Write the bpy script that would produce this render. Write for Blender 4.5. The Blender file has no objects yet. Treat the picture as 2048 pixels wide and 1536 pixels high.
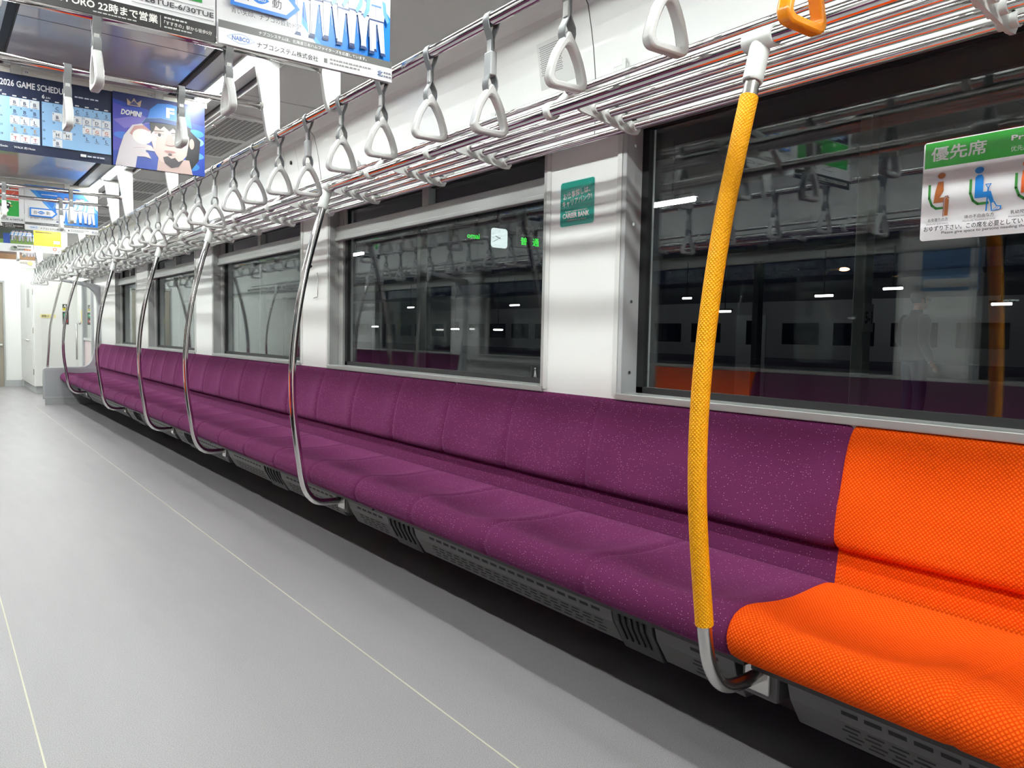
import bpy, bmesh, math, random
from mathutils import Vector, Matrix
random.seed(7)
SC = bpy.context.scene
COL = SC.collection
PI = math.pi

# ------------------------------------------------------------------ camera
YAW, PITCH, ROLL, FPX, EYE = math.radians(36.75), math.radians(3.484), math.radians(1.118), 1568.0, 1.05
fw = Vector((math.sin(YAW)*math.cos(PITCH), math.cos(YAW)*math.cos(PITCH), -math.sin(PITCH)))
r0 = Vector((math.cos(YAW), -math.sin(YAW), 0)); u0 = r0.cross(fw)
rr = math.cos(ROLL)*r0 + math.sin(ROLL)*u0; uu = -math.sin(ROLL)*r0 + math.cos(ROLL)*u0
cam = bpy.data.cameras.new('camera'); cam.sensor_width = 36; cam.lens = FPX/2048*36; cam.clip_start = 0.02; cam.clip_end = 200
camo = bpy.data.objects.new('camera', cam); COL.objects.link(camo)
camo.matrix_world = Matrix(((rr.x, uu.x, -fw.x, 0), (rr.y, uu.y, -fw.y, 0), (rr.z, uu.z, -fw.z, EYE), (0, 0, 0, 1)))
SC.camera = camo

# ------------------------------------------------------------------ world and exposure
w = bpy.data.worlds.new('night'); SC.world = w; w.use_nodes = True
w.node_tree.nodes['Background'].inputs[0].default_value = (0.004, 0.005, 0.009, 1)
w.node_tree.nodes['Background'].inputs[1].default_value = 1.0
SC.view_settings.view_transform = 'Standard'; SC.view_settings.look = 'None'
SC.view_settings.gamma = 1; SC.view_settings.use_curve_mapping = False
SC.view_settings.exposure = 0.0
LAMP = 80.0            # radiance of the ceiling lamp diffusers (mesh lamps, built below)
SC.cycles.max_bounces = 10; SC.cycles.glossy_bounces = 6; SC.cycles.transparent_max_bounces = 16
SC.cycles.sample_clamp_indirect = 12.0; SC.cycles.caustics_reflective = False; SC.cycles.caustics_refractive = False

# ------------------------------------------------------------------ materials
MATS = {}
def mat(name, col, rough=0.5, metal=0.0, spec=0.5, coat=0.0, emit=None, estr=0.0, bump=None, sheen=0.0, noise=None):
    if name in MATS: return MATS[name]
    m = bpy.data.materials.new(name); m.use_nodes = True; nt = m.node_tree
    b = nt.nodes['Principled BSDF']
    b.inputs['Base Color'].default_value = (*col, 1); b.inputs['Roughness'].default_value = rough
    b.inputs['Metallic'].default_value = metal; b.inputs['Specular IOR Level'].default_value = spec
    b.inputs['Coat Weight'].default_value = coat; b.inputs['Coat Roughness'].default_value = 0.04
    b.inputs['Sheen Weight'].default_value = sheen
    b.inputs['Coat IOR'].default_value = 1.5
    if emit: b.inputs['Emission Color'].default_value = (*emit, 1); b.inputs['Emission Strength'].default_value = estr
    if noise or bump:
        tc = nt.nodes.new('ShaderNodeTexCoord'); n = nt.nodes.new('ShaderNodeTexNoise')
        n.inputs['Scale'].default_value = (noise or bump)[0]; n.inputs['Detail'].default_value = 4
        nt.links.new(tc.outputs['Object'], n.inputs['Vector'])
        if noise:
            mx = nt.nodes.new('ShaderNodeMix'); mx.data_type = 'RGBA'
            k = noise[1]
            mx.inputs[6].default_value = (*[c*(1-k) for c in col], 1); mx.inputs[7].default_value = (*[min(1, c*(1+k)) for c in col], 1)
            nt.links.new(n.outputs['Fac'], mx.inputs[0]); nt.links.new(mx.outputs[2], b.inputs['Base Color'])
        if bump:
            bp = nt.nodes.new('ShaderNodeBump'); bp.inputs['Strength'].default_value = bump[1]; bp.inputs['Distance'].default_value = 0.002
            nt.links.new(n.outputs['Fac'], bp.inputs['Height']); nt.links.new(bp.outputs[0], b.inputs['Normal'])
    MATS[name] = m; return m

def math_node(nt, op, a, b=None):
    n = nt.nodes.new('ShaderNodeMath'); n.operation = op
    for i, v in enumerate((a, b)):
        if v is None: continue
        if isinstance(v, (int, float)): n.inputs[i].default_value = v
        else: nt.links.new(v, n.inputs[i])
    return n.outputs[0]

def purple_fabric():
    m = mat('purple velour', (0.12, 0.022, 0.09), 0.9, sheen=0.22, spec=0.08); nt = m.node_tree; b = nt.nodes['Principled BSDF']
    b.inputs['Sheen Tint'].default_value = (0.62, 0.22, 0.50, 1); b.inputs['Sheen Roughness'].default_value = 0.4
    uv = nt.nodes.new('ShaderNodeUVMap')
    n = nt.nodes.new('ShaderNodeTexNoise'); n.inputs['Scale'].default_value = 330; n.inputs['Detail'].default_value = 2
    v = nt.nodes.new('ShaderNodeTexVoronoi'); v.inputs['Scale'].default_value = 128; v.inputs['Randomness'].default_value = 0.6
    nt.links.new(uv.outputs[0], n.inputs['Vector']); nt.links.new(uv.outputs[0], v.inputs['Vector'])
    mx = nt.nodes.new('ShaderNodeMix'); mx.data_type = 'RGBA'
    mx.inputs[6].default_value = (0.064, 0.0085, 0.040, 1); mx.inputs[7].default_value = (0.185, 0.034, 0.118, 1)
    nt.links.new(n.outputs['Fac'], mx.inputs[0])
    dot = math_node(nt, 'LESS_THAN', v.outputs['Distance'], 0.135)
    mx2 = nt.nodes.new('ShaderNodeMix'); mx2.data_type = 'RGBA'; mx2.inputs[7].default_value = (0.55, 0.28, 0.40, 1)
    nt.links.new(dot, mx2.inputs[0]); nt.links.new(mx.outputs[2], mx2.inputs[6]); nt.links.new(mx2.outputs[2], b.inputs['Base Color'])
    bp = nt.nodes.new('ShaderNodeBump'); bp.inputs['Strength'].default_value = 0.5; bp.inputs['Distance'].default_value = 0.0015
    nt.links.new(n.outputs['Fac'], bp.inputs['Height']); nt.links.new(bp.outputs[0], b.inputs['Normal'])
    return m
def lattice(name, c0, c1, pitch, rough, sheen, bumpd, spec=0.3, lo=0.25, hi=0.75):
    m = mat(name, c0, rough, sheen=sheen, spec=spec); nt = m.node_tree; b = nt.nodes['Principled BSDF']; b.inputs['Sheen Tint'].default_value = (*c1, 1)
    uv = nt.nodes.new('ShaderNodeUVMap'); sp = nt.nodes.new('ShaderNodeSeparateXYZ'); nt.links.new(uv.outputs[0], sp.inputs[0])
    k = PI/pitch
    a = math_node(nt, 'SINE', math_node(nt, 'MULTIPLY', math_node(nt, 'ADD', sp.outputs[0], sp.outputs[1]), k))
    c = math_node(nt, 'SINE', math_node(nt, 'MULTIPLY', math_node(nt, 'SUBTRACT', sp.outputs[0], sp.outputs[1]), k))
    f = math_node(nt, 'ABSOLUTE', math_node(nt, 'MULTIPLY', a, c))
    rp = nt.nodes.new('ShaderNodeMapRange'); rp.inputs['From Min'].default_value = lo; rp.inputs['From Max'].default_value = hi
    nt.links.new(f, rp.inputs[0])
    mx = nt.nodes.new('ShaderNodeMix'); mx.data_type = 'RGBA'
    mx.inputs[6].default_value = (*c0, 1); mx.inputs[7].default_value = (*c1, 1)
    nt.links.new(rp.outputs[0], mx.inputs[0]); nt.links.new(mx.outputs[2], b.inputs['Base Color'])
    bp = nt.nodes.new('ShaderNodeBump'); bp.inputs['Strength'].default_value = 0.8; bp.inputs['Distance'].default_value = bumpd
    nt.links.new(f, bp.inputs['Height']); nt.links.new(bp.outputs[0], b.inputs['Normal'])
    return m
def glass_material():
    m = bpy.data.materials.new('window glass'); m.use_nodes = True; nt = m.node_tree; nt.nodes.clear()
    o = nt.nodes.new('ShaderNodeOutputMaterial'); t = nt.nodes.new('ShaderNodeBsdfTransparent'); t.inputs[0].default_value = (0.93, 0.95, 0.95, 1)
    g = nt.nodes.new('ShaderNodeBsdfGlossy'); g.inputs['Roughness'].default_value = 0.0; g.inputs[0].default_value = (0.95, 1, 1, 1)
    lw = nt.nodes.new('ShaderNodeLayerWeight'); lw.inputs['Blend'].default_value = 0.5       # facing = 1 - |cos|
    f = math_node(nt, 'ADD', math_node(nt, 'MULTIPLY', math_node(nt, 'POWER', lw.outputs['Facing'], 5.0), 0.925), 0.072)
    x = nt.nodes.new('ShaderNodeMixShader')
    nt.links.new(f, x.inputs[0]); nt.links.new(t.outputs[0], x.inputs[1]); nt.links.new(g.outputs[0], x.inputs[2]); nt.links.new(x.outputs[0], o.inputs[0])
    return m

WHITE = mat('white wall panel', (0.80, 0.81, 0.79), 0.28, coat=0.25)
WHITE2 = mat('white painted metal', (0.64, 0.65, 0.63), 0.35)
ALU = mat('pale aluminium frame', (0.42, 0.43, 0.42), 0.38, metal=0.35)
GREYF = mat('grey window reveal', (0.42, 0.435, 0.44), 0.4)
CREAM = mat('cream aluminium', (0.62, 0.60, 0.55), 0.35, metal=0.3)
BLACK = mat('black rubber', (0.008, 0.008, 0.009), 0.6)
DARK = mat('dark grey plastic', (0.035, 0.035, 0.037), 0.45)
CEILC = mat('glossy grey ceiling panel', (0.38, 0.37, 0.365), 0.30, coat=0.6)
CEILO = mat('matt grey ceiling panel', (0.46, 0.45, 0.44), 0.40)
CHROME = mat('polished steel tube', (0.72, 0.70, 0.69), 0.09, metal=1.0)
SATIN = mat('satin steel tube', (0.56, 0.55, 0.53), 0.24, metal=1.0)
TEE = mat('light grey cast joint', (0.62, 0.64, 0.62), 0.35)
STRAPG = mat('grey strap belt', (0.20, 0.205, 0.21), 0.5, bump=(300, 0.2))
RINGG = mat('grey moulded ring', (0.56, 0.56, 0.55), 0.22, coat=0.3)
RINGO = mat('orange moulded ring', (0.92, 0.29, 0.003), 0.22, coat=0.3)
SLEEVE = mat('grey plastic sleeve', (0.40, 0.41, 0.41), 0.3)
PURPLE = purple_fabric()
ORANGE = lattice('orange velour', (0.74, 0.056, 0.001), (0.93, 0.135, 0.010), 0.0105, 0.9, 0.12, 0.0012, 0.08)
GRIP = lattice('yellow rubber grip', (0.80, 0.31, 0.001), (0.92, 0.43, 0.003), 0.0085, 0.45, 0.0, 0.0018, 0.25, 0.1, 0.8)
GLASS = glass_material()
FLOORM = mat('grey speckled vinyl floor', (0.30, 0.285, 0.30), 0.36, spec=0.45)
def floor_nodes():
    nt = FLOORM.node_tree; b = nt.nodes['Principled BSDF']; tc = nt.nodes.new('ShaderNodeTexCoord')
    n1 = nt.nodes.new('ShaderNodeTexNoise'); n1.inputs['Scale'].default_value = 420; n1.inputs['Detail'].default_value = 3
    n2 = nt.nodes.new('ShaderNodeTexNoise'); n2.inputs['Scale'].default_value = 2.2
    mp = nt.nodes.new('ShaderNodeMapping'); mp.inputs['Scale'].default_value = (5, 0.8, 1)
    nt.links.new(tc.outputs['Object'], n1.inputs['Vector']); nt.links.new(tc.outputs['Object'], mp.inputs['Vector']); nt.links.new(mp.outputs[0], n2.inputs['Vector'])
    cr = nt.nodes.new('ShaderNodeValToRGB')
    cr.color_ramp.elements[0].position = 0.33; cr.color_ramp.elements[0].color = (0.165, 0.155, 0.165, 1)
    cr.color_ramp.elements[1].position = 0.68; cr.color_ramp.elements[1].color = (0.35, 0.335, 0.345, 1)
    nt.links.new(n1.outputs['Fac'], cr.inputs[0]); nt.links.new(cr.outputs[0], b.inputs['Base Color'])
    mr = nt.nodes.new('ShaderNodeMapRange'); mr.inputs['To Min'].default_value = 0.30; mr.inputs['To Max'].default_value = 0.42
    nt.links.new(n2.outputs['Fac'], mr.inputs[0]); nt.links.new(mr.outputs[0], b.inputs['Roughness'])
    bp = nt.nodes.new('ShaderNodeBump'); bp.inputs['Strength'].default_value = 0.35; bp.inputs['Distance'].default_value = 0.0015
    nt.links.new(n1.outputs['Fac'], bp.inputs['Height']); nt.links.new(bp.outputs[0], b.inputs['Normal'])
floor_nodes()

# ------------------------------------------------------------------ mesh helpers
class MB:
    def __init__(s): s.v = []; s.f = []; s.mi = []; s.uv = None; s.mats = []; s.m = 0
    def use(s, m):
        if m not in s.mats: s.mats.append(m)
        s.m = s.mats.index(m); return s
    def add(s, vs, fs):
        o = len(s.v); s.v += [tuple(p) for p in vs]
        for f in fs: s.f.append([i+o for i in f]); s.mi.append(s.m)
        return s
    def box(s, x0, x1, y0, y1, z0, z1):
        return s.add([(x, y, z) for z in (z0, z1) for y in (y0, y1) for x in (x0, x1)],
                     [(0, 2, 3, 1), (4, 5, 7, 6), (0, 1, 5, 4), (2, 6, 7, 3), (0, 4, 6, 2), (1, 3, 7, 5)])
    def prism(s, poly, a, b, axis='y'):
        n = len(poly)
        def P(p, t): return {'y': (p[0], t, p[1]), 'x': (t, p[0], p[1]), 'z': (p[0], p[1], t)}[axis]
        return s.add([P(p, a) for p in poly]+[P(p, b) for p in poly],
                     [tuple(range(n)), tuple(range(2*n-1, n-1, -1))]+[(i, (i+1) % n, (i+1) % n+n, i+n) for i in range(n)])
    def tube(s, path, r, n=12, closed=False, ry=None, up=None, caps=True):
        P = [Vector(p) for p in path]; m = len(P); rings = []
        R = r if isinstance(r, (list, tuple)) else [r]*m
        prev = None
        for i in range(m):
            if closed: t = P[(i+1) % m]-P[i-1]
            else: t = P[min(i+1, m-1)]-P[max(i-1, 0)]
            t.normalize()
            if up is not None: a = Vector(up)
            elif prev is None: a = Vector((0, 0, 1)) if abs(t.z) < .9 else Vector((1, 0, 0))
            else: a = prev
            a = (a - t*a.dot(t)).normalized(); prev = a
            b = t.cross(a)
            rings.append([P[i]+a*math.cos(2*PI*k/n)*R[i]+b*math.sin(2*PI*k/n)*(ry if ry else R[i]) for k in range(n)])
        vs = [p for q in rings for p in q]; fs = []
        for i in range(m if closed else m-1):
            j = (i+1) % m
            for k in range(n): fs.append((i*n+k, i*n+(k+1) % n, j*n+(k+1) % n, j*n+k))
        if not closed and caps: fs += [tuple(range(n-1, -1, -1)), tuple(range((m-1)*n, m*n))]
        return s.add(vs, fs)
    def ribbon(s, path, wdt, t):      # a strap: path in xz, width along y
        P = [Vector((p[0], 0, p[1])) for p in path]; n = len(P); vs = []
        for i in range(n):
            d = (P[min(i+1, n-1)]-P[max(i-1, 0)]).normalized(); nn = Vector((-d.z, 0, d.x))*t/2
            for q, y in ((P[i]+nn, -wdt/2), (P[i]+nn, wdt/2), (P[i]-nn, wdt/2), (P[i]-nn, -wdt/2)): vs.append((q.x, y, q.z))
        fs = [(0, 1, 2, 3), (4*n-1, 4*n-2, 4*n-3, 4*n-4)]
        for i in range(n-1):
            for k in range(4): fs.append((4*i+k, 4*i+(k+1) % 4, 4*i+4+(k+1) % 4, 4*i+4+k))
        return s.add(vs, fs)
    def lathe(s, prof, n=16, c=(0, 0, 0)):
        vs = [(c[0]+r*math.cos(2*PI*k/n), c[1]+r*math.sin(2*PI*k/n), c[2]+z) for r, z in prof for k in range(n)]; fs = []
        for i in range(len(prof)-1):
            for k in range(n): fs.append((i*n+k, i*n+(k+1) % n, (i+1)*n+(k+1) % n, (i+1)*n+k))
        return s.add(vs, fs+[tuple(range(n-1, -1, -1)), tuple(range((len(prof)-1)*n, len(prof)*n))])
    def ball(s, c, r, n=10):
        rx, ry, rz = r if isinstance(r, (tuple, list)) else (r, r, r)
        prof = [(math.sin(PI*i/n), -math.cos(PI*i/n)) for i in range(n+1)]
        m = 2*n; vs = []; fs = []
        for a, z in prof:
            for k in range(m): vs.append((c[0]+rx*max(a, 1e-4)*math.cos(2*PI*k/m), c[1]+ry*max(a, 1e-4)*math.sin(2*PI*k/m), c[2]+rz*z))
        for i in range(n):
            for k in range(m): fs.append((i*m+k, i*m+(k+1) % m, (i+1)*m+(k+1) % m, (i+1)*m+k))
        return s.add(vs, fs)
    def mesh(s, name, m=None, smooth=False, recalc=True):
        me = bpy.data.meshes.new(name); me.from_pydata(s.v, [], s.f)
        for x in (s.mats or [m]): me.materials.append(x)
        if s.mats: me.polygons.foreach_set('material_index', s.mi)
        if s.uv:
            l = me.uv_layers.new(name='UVMap')
            for lp in me.loops: l.data[lp.index].uv = s.uv[lp.vertex_index]
        if recalc:
            bm = bmesh.new(); bm.from_mesh(me); bmesh.ops.recalc_face_normals(bm, faces=bm.faces); bm.to_mesh(me); bm.free()
        if smooth:
            me.polygons.foreach_set('use_smooth', [True]*len(me.polygons))
            if smooth != 'all': me.set_sharp_from_angle(angle=math.radians(40))
        me.update(); return me
    def build(s, name, m=None, parent=None, smooth=False, bevel=0.0, loc=(0, 0, 0), rz=0.0, recalc=True):
        o = bpy.data.objects.new(name, s.mesh(name, m, smooth, recalc)); COL.objects.link(o); o.location = loc; o.rotation_euler = (0, 0, rz)
        if parent: o.parent = parent
        if bevel:
            b = o.modifiers.new('bevel', 'BEVEL'); b.width = bevel; b.segments = 2; b.limit_method = 'ANGLE'; b.angle_limit = math.radians(40)
        return o
def box(name, b, m, parent=None, bevel=0.0): return MB().box(*b).build(name, m, parent, bevel=bevel)
def thing(name, label, cat, loc=(0, 0, 0), rz=0.0, group=None):
    o = bpy.data.objects.new(name, None); COL.objects.link(o); o.empty_display_size = 0.05
    o.location = loc; o.rotation_euler = (0, 0, rz); return tag(o, label, cat, group)
def tag(o, label, cat, group=None):
    o['label'] = label; o['category'] = cat
    if group: o['group'] = group
    return o
def struct(o): o['kind'] = 'structure'; return o
def dup(root, loc, rz=0.0, label=None, group=None):
    r = root.copy(); COL.objects.link(r); r.location = loc; r.rotation_euler = (0, 0, rz)
    if label: r['label'] = label
    if group: r['group'] = group
    for ch in list(root.children):
        c = ch.copy(); COL.objects.link(c); c.parent = r
        for g in list(ch.children):
            d = g.copy(); COL.objects.link(d); d.parent = c
    return r
ORD = ['zeroth', 'first', 'second', 'third', 'fourth', 'fifth', 'sixth', 'seventh', 'eighth', 'ninth', 'tenth', 'eleventh', 'twelfth', 'thirteenth',
       'fourteenth', 'fifteenth', 'sixteenth', 'seventeenth', 'eighteenth', 'nineteenth', 'twentieth']
def nth(n):
    if n <= 20: return ORD[n]
    t = {2: 'twenty', 3: 'thirty', 4: 'forty', 5: 'fifty'}[n//10]
    return t+'-'+ORD[n % 10] if n % 10 else {2: 'twentieth', 3: 'thirtieth', 4: 'fortieth', 5: 'fiftieth'}[n//10]

def text_mesh(s, bold=0.0, shear=0.0):
    c = bpy.data.curves.new('letters', 'FONT'); c.body = s; c.resolution_u = 2; c.offset = bold; c.shear = shear
    o = bpy.data.objects.new('letters', c); COL.objects.link(o)
    e = o.evaluated_get(bpy.context.evaluated_depsgraph_get()); m = e.to_mesh()
    vs = [(v.co.x, v.co.y) for v in m.vertices]; fs = [tuple(p.vertices) for p in m.polygons]
    e.to_mesh_clear(); bpy.data.objects.remove(o); bpy.data.curves.remove(c)
    return vs, fs

class Canvas:                      # flat printed artwork: layers a fraction of a millimetre apart, on one plane
    STEP = 0.00012
    def __init__(s, O, U, V, W, H, gloss=0.4):
        s.O = Vector(O); s.U = Vector(U).normalized(); s.V = Vector(V).normalized(); s.N = s.U.cross(s.V).normalized()
        s.W, s.H, s.k, s.gloss = W, H, 0, gloss; s.mb = MB()
    def col(s, c, e=0.0):
        c = c if e else tuple(x*.8 for x in c); nm = 'ink %d %d %d' % tuple(int(x*1000) for x in c) + (' lit' if e else '') + (' g%d' % int(s.gloss*100))
        return mat(nm, c, s.gloss, emit=c if e else None, estr=e)
    def _put(s, vs, fs, c, e=0.0):
        s.mb.use(s.col(c, e)); s.k += 1
        s.mb.add([s.O+s.U*x+s.V*y+s.N*(s.k*s.STEP) for x, y in vs], fs)
    def poly(s, pts, c, e=0.0): s._put([(x*s.W, y*s.H) for x, y in pts], [tuple(range(len(pts)))], c, e)
    def rect(s, x0, y0, x1, y1, c, e=0.0): s.poly([(x0, y0), (x1, y0), (x1, y1), (x0, y1)], c, e)
    def rects(s, L, c, e=0.0):
        vs = []; fs = []
        for x0, y0, x1, y1 in L:
            o = len(vs); vs += [(x0*s.W, y0*s.H), (x1*s.W, y0*s.H), (x1*s.W, y1*s.H), (x0*s.W, y1*s.H)]; fs.append((o, o+1, o+2, o+3))
        s._put(vs, fs, c, e)
    def ell(s, x, y, rx, ry, c, n=24, a0=0, a1=360, e=0.0):
        s.poly([(x+rx*math.cos(math.radians(a0+(a1-a0)*i/n)), y+ry*math.sin(math.radians(a0+(a1-a0)*i/n))) for i in range(n)], c, e)
    def line(s, pts, wd, c, e=0.0):            # wd in metres, pts normalised
        P = [Vector((x*s.W, y*s.H)) for x, y in pts]; vs = []; fs = []
        for i in range(len(P)-1):
            d = (P[i+1]-P[i]).normalized(); n = Vector((-d.y, d.x))*wd/2; o = len(vs); ex = d*wd*0.3
            vs += [P[i]-n-ex, P[i+1]-n+ex, P[i+1]+n+ex, P[i]+n-ex]; fs.append((o, o+1, o+2, o+3))
        s._put([(v.x, v.y) for v in vs], fs, c, e)
    def text(s, t, x, y, h, c, bold=0.0, w=None, align='l', shear=0.0, e=0.0, rot=0.0):
        cjk = any(ord(k) > 0x2e80 for k in t)
        vs, fs = text_mesh(t, 0 if cjk else bold, shear)         # x, y normalised; h, w in metres
        if not vs: return
        if cjk and bold > .008:                                  # heavier strokes: overlaid shifted copies
            d = min(bold, .03)*.8
            copies = ((0, 0), (d, 0), (-d, 0), (0, d), (0, -d))
        else: copies = ((0, 0),)
        x0 = min(v[0] for v in vs); x1 = max(v[0] for v in vs); y0 = min(v[1] for v in vs); y1 = max(v[1] for v in vs)
        ky = h/(y1-y0); kx = (w/(x1-x0)) if w else ky
        W = (x1-x0)*kx; ox = x*s.W - (W/2 if align == 'c' else W if align == 'r' else 0)
        ca, sa = math.cos(rot), math.sin(rot)
        for dx, dy in copies:
            out = []
            for a, b in vs:
                px, py = (a-x0+dx)*kx, (b-y0+dy)*ky
                out.append((ox+px*ca-py*sa, y*s.H+px*sa+py*ca))
            s._put(out, fs, c, e)
    def build(s, name, parent=None):
        o = s.mb.build(name, None, None, recalc=False)
        if parent:
            o.data.transform(Matrix.Translation(-parent.location))
            o.parent = parent
        return o

# ------------------------------------------------------------------ car shell: x across (aisle centre XC), y along, z up
XC, WX, GX, YA, YB = 0.67, 1.96, 2.045, -4.0, 16.3
def mx(x, right): return x if right else 2*XC-x
def bx(mb, right, x0, x1, y0, y1, z0, z1):
    a, b = sorted((mx(x0, right), mx(x1, right))); return mb.box(a, b, y0, y1, z0, z1)

fl = box('floor', (2*XC-2.1, 2.1, YA-.2, YB+.2, -.06, 0), FLOORM); struct(fl)
SEAM = mat('pale floor seam', (0.50, 0.48, 0.37), 0.5)
for i, x in enumerate((0.2065, 1.134)): struct(box('trim_%d' % (i+1), (x-.0022, x+.0022, YA, 12.2, -.01, .0006), SEAM))
struct(box('trim_3', (.0, 1.26, 12.215, 12.222, -.01, .0006), SEAM))
# ceiling: centre panel, black slots, lamp channels, outer panels
cb = MB()
cb.use(CEILC).box(XC-.36, XC+.36, YA, YB, 2.27, 2.34)
cb.use(BLACK).box(XC-1.4, XC+1.4, YA, YB, 2.345, 2.36)
for s in (1, -1):
    def seg(m, a, b, z0, z1): cb.use(m).box(*sorted((XC+s*a, XC+s*b)), YA, YB, z0, z1)
    seg(BLACK, .36, .40, 2.30, 2.34); seg(ALU, .40, .48, 2.272, 2.34); seg(ALU, .48, .492, 2.2634, 2.34)
    seg(ALU, .558, .572, 2.2634, 2.34); seg(WHITE2, .492, .558, 2.31, 2.34); seg(ALU, .572, .63, 2.276, 2.34); seg(BLACK, .63, .645, 2.28, 2.34)
    seg(CEILO, .645, 1.14, 2.248, 2.34)
struct(cb.build('ceiling'))
CSEAM = mat('dark panel joint', (0.10, 0.10, 0.10), 0.6)
jb = MB()
for y in [y0 for y0 in (-1.1, 1.3, 3.7, 6.1, 8.5, 10.9, 13.3)]:
    jb.box(XC-.359, XC+.359, y-.002, y+.002, 2.2693, 2.275)
    for s in (1, -1): jb.box(*sorted((XC+s*.647, XC+s*1.09)), y+.38, y+.384, 2.2473, 2.26)
jb.build('joint_strip', CSEAM, bpy.data.objects['ceiling'])

PROF = [(1.885, 1.745), (1.885, 1.93), (1.878, 1.99), (1.870, 2.05), (1.858, 2.114), (1.84, 2.19), (1.825, 2.21), (1.803, 2.227), (1.765, 2.248)]
WIN = [(-2.9, -0.75), (-0.45, 2.0), (2.415, 4.50), (4.93, 6.90), (7.45, 9.33), (9.95, 11.22)]
ZS, ZT = 0.845, 1.80
LOWW = mat('grey lower wall', (0.20, 0.20, 0.20), 0.5)
def wall(right):
    nm = 'wall_right' if right else 'wall_left'; b = MB(); b.use(WHITE)
    ys = [YA]+[y for q in WIN for y in q]+[YB]
    for i in range(0, len(ys), 2): bx(b, right, WX, 2.12, ys[i], ys[i+1], ZS, ZT)
    bx(b, right, WX, 2.12, YA, YB, ZT, 1.98)
    b.use(LOWW); bx(b, right, WX, 2.12, YA, 12.3, 0, .42)
    b.use(WHITE); bx(b, right, WX, 2.12, YA, 12.3, .42, ZS); bx(b, right, WX, 2.12, 12.3, YB, 0, ZS)
    b.prism([(mx(x, right), z) for x, z in PROF+[(1.765, 2.36), (2.12, 2.36), (2.12, 1.80), (1.96, 1.80)]], YA, YB)
    w_ = struct(b.build(nm))
    # narrow vertical cover strips at the pillar edges, and the thin joints of the upper panels
    s = MB()
    for i in range(1, len(WIN)):
        for y in (WIN[i][0]-.012, WIN[i-1][1]+.012):
            bx(s, right, WX-.006, WX+.01, y-.011, y+.011, ZS, ZT)
    s.build('cover_strip', WHITE2, w_)
    j = MB()
    for y in (-.4, 2.07, 4.44, 6.85, 9.3, 11.7):
        for (x0, z0), (x1, z1) in zip(PROF, PROF[1:]):
            e = .0012; a = [(mx(x0-e, right), y-.0016, z0-e), (mx(x0-e, right), y+.0016, z0-e), (mx(x1-e, right), y+.0016, z1-e), (mx(x1-e, right), y-.0016, z1-e)]
            q = [(mx(x0+.004, right), y-.0016, z0+.004), (mx(x0+.004, right), y+.0016, z0+.004), (mx(x1+.004, right), y+.0016, z1+.004), (mx(x1+.004, right), y-.0016, z1+.004)]
            j.add(a+q, [(0, 1, 2, 3), (0, 1, 5, 4), (1, 2, 6, 5), (2, 3, 7, 6), (3, 0, 4, 7)])
    j.build('joint_strip', CSEAM, w_)
    return w_
wall(True); wall(False)
def window(n, right, y0, y1, split):
    wdw = bpy.data.objects.new('window_%d' % n, None); COL.objects.link(wdw); struct(wdw)
    f = MB(); g = MB(); k = MB(); t = .02
    rev = GREYF if not split else ALU
    f.use(rev); bx(f, right, WX-.004, GX+.02, y1-t, y1, ZS, ZT); bx(f, right, WX-.004, GX+.02, y0, y0+t, ZS, ZT)
    f.use(ALU); bx(f, right, WX-.012, GX+.02, y0, y1, ZS-.012, ZS+.012); bx(f, right, WX, GX+.02, y0, y1, ZT-.015, ZT)
    if split: bx(f, right, GX-.03, GX+.02, y1-t-.055, y1-t, ZS, ZT)
    gk = .022; a, b = y0+t, y1-t-(.055 if split else 0)
    k.use(BLACK)
    for p in ((a, a+gk, ZS+.012, ZT), (b-gk*1.4, b, ZS+.012, ZT), (a, b, ZS+.012, ZS+.012+gk), (a, b, ZT-.02, ZT)): bx(k, right, GX-.012, GX+.012, *p)
    f.build('window_frame', None, wdw, bevel=.003); k.build('rubber_gasket', None, wdw)
    bx(g, right, GX-.003, GX+.003, a, b, ZS+.01, 1.62 if split else ZT); g.build('pane', GLASS, wdw)
    if split:
        m = MB().use(ALU); bx(m, right, GX-.045, GX+.015, y0+.01, y1-.01, 1.612, 1.69); bx(m, right, GX-.055, GX-.02, y0+.01, y1-.01, 1.602, 1.622)
        c = (y0+y1)/2; bx(m, right, GX-.03, GX+.015, c-.03, c+.03, 1.69, ZT); bx(m, right, GX-.025, GX+.012, a, a+.03, 1.69, ZT); bx(m, right, GX-.025, GX+.012, b-.03, b, 1.69, ZT)
        m.build('transom', None, wdw, bevel=.004)
        for u, v in ((a, c), (c, b)):
            h = MB(); bx(h, right, GX-.003, GX+.003, u, v, 1.66, ZT); h.build('hopper_pane', GLASS, wdw)
    else:
        s = MB()
        for z in (1.72, 1.45, 1.18, .93):
            for y in (y1-t-.0015, ): s.tube([(mx(1.995, right), y-.001, z), (mx(1.995, right), y+.004, z)], .006, 8)
        s.build('screw', SATIN, wdw)
    return wdw
k = 0
for right in (True, False):
    for i, (y0, y1) in enumerate(WIN):
        k += 1; window(k, right, y0, y1, i not in (0, 1))

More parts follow.
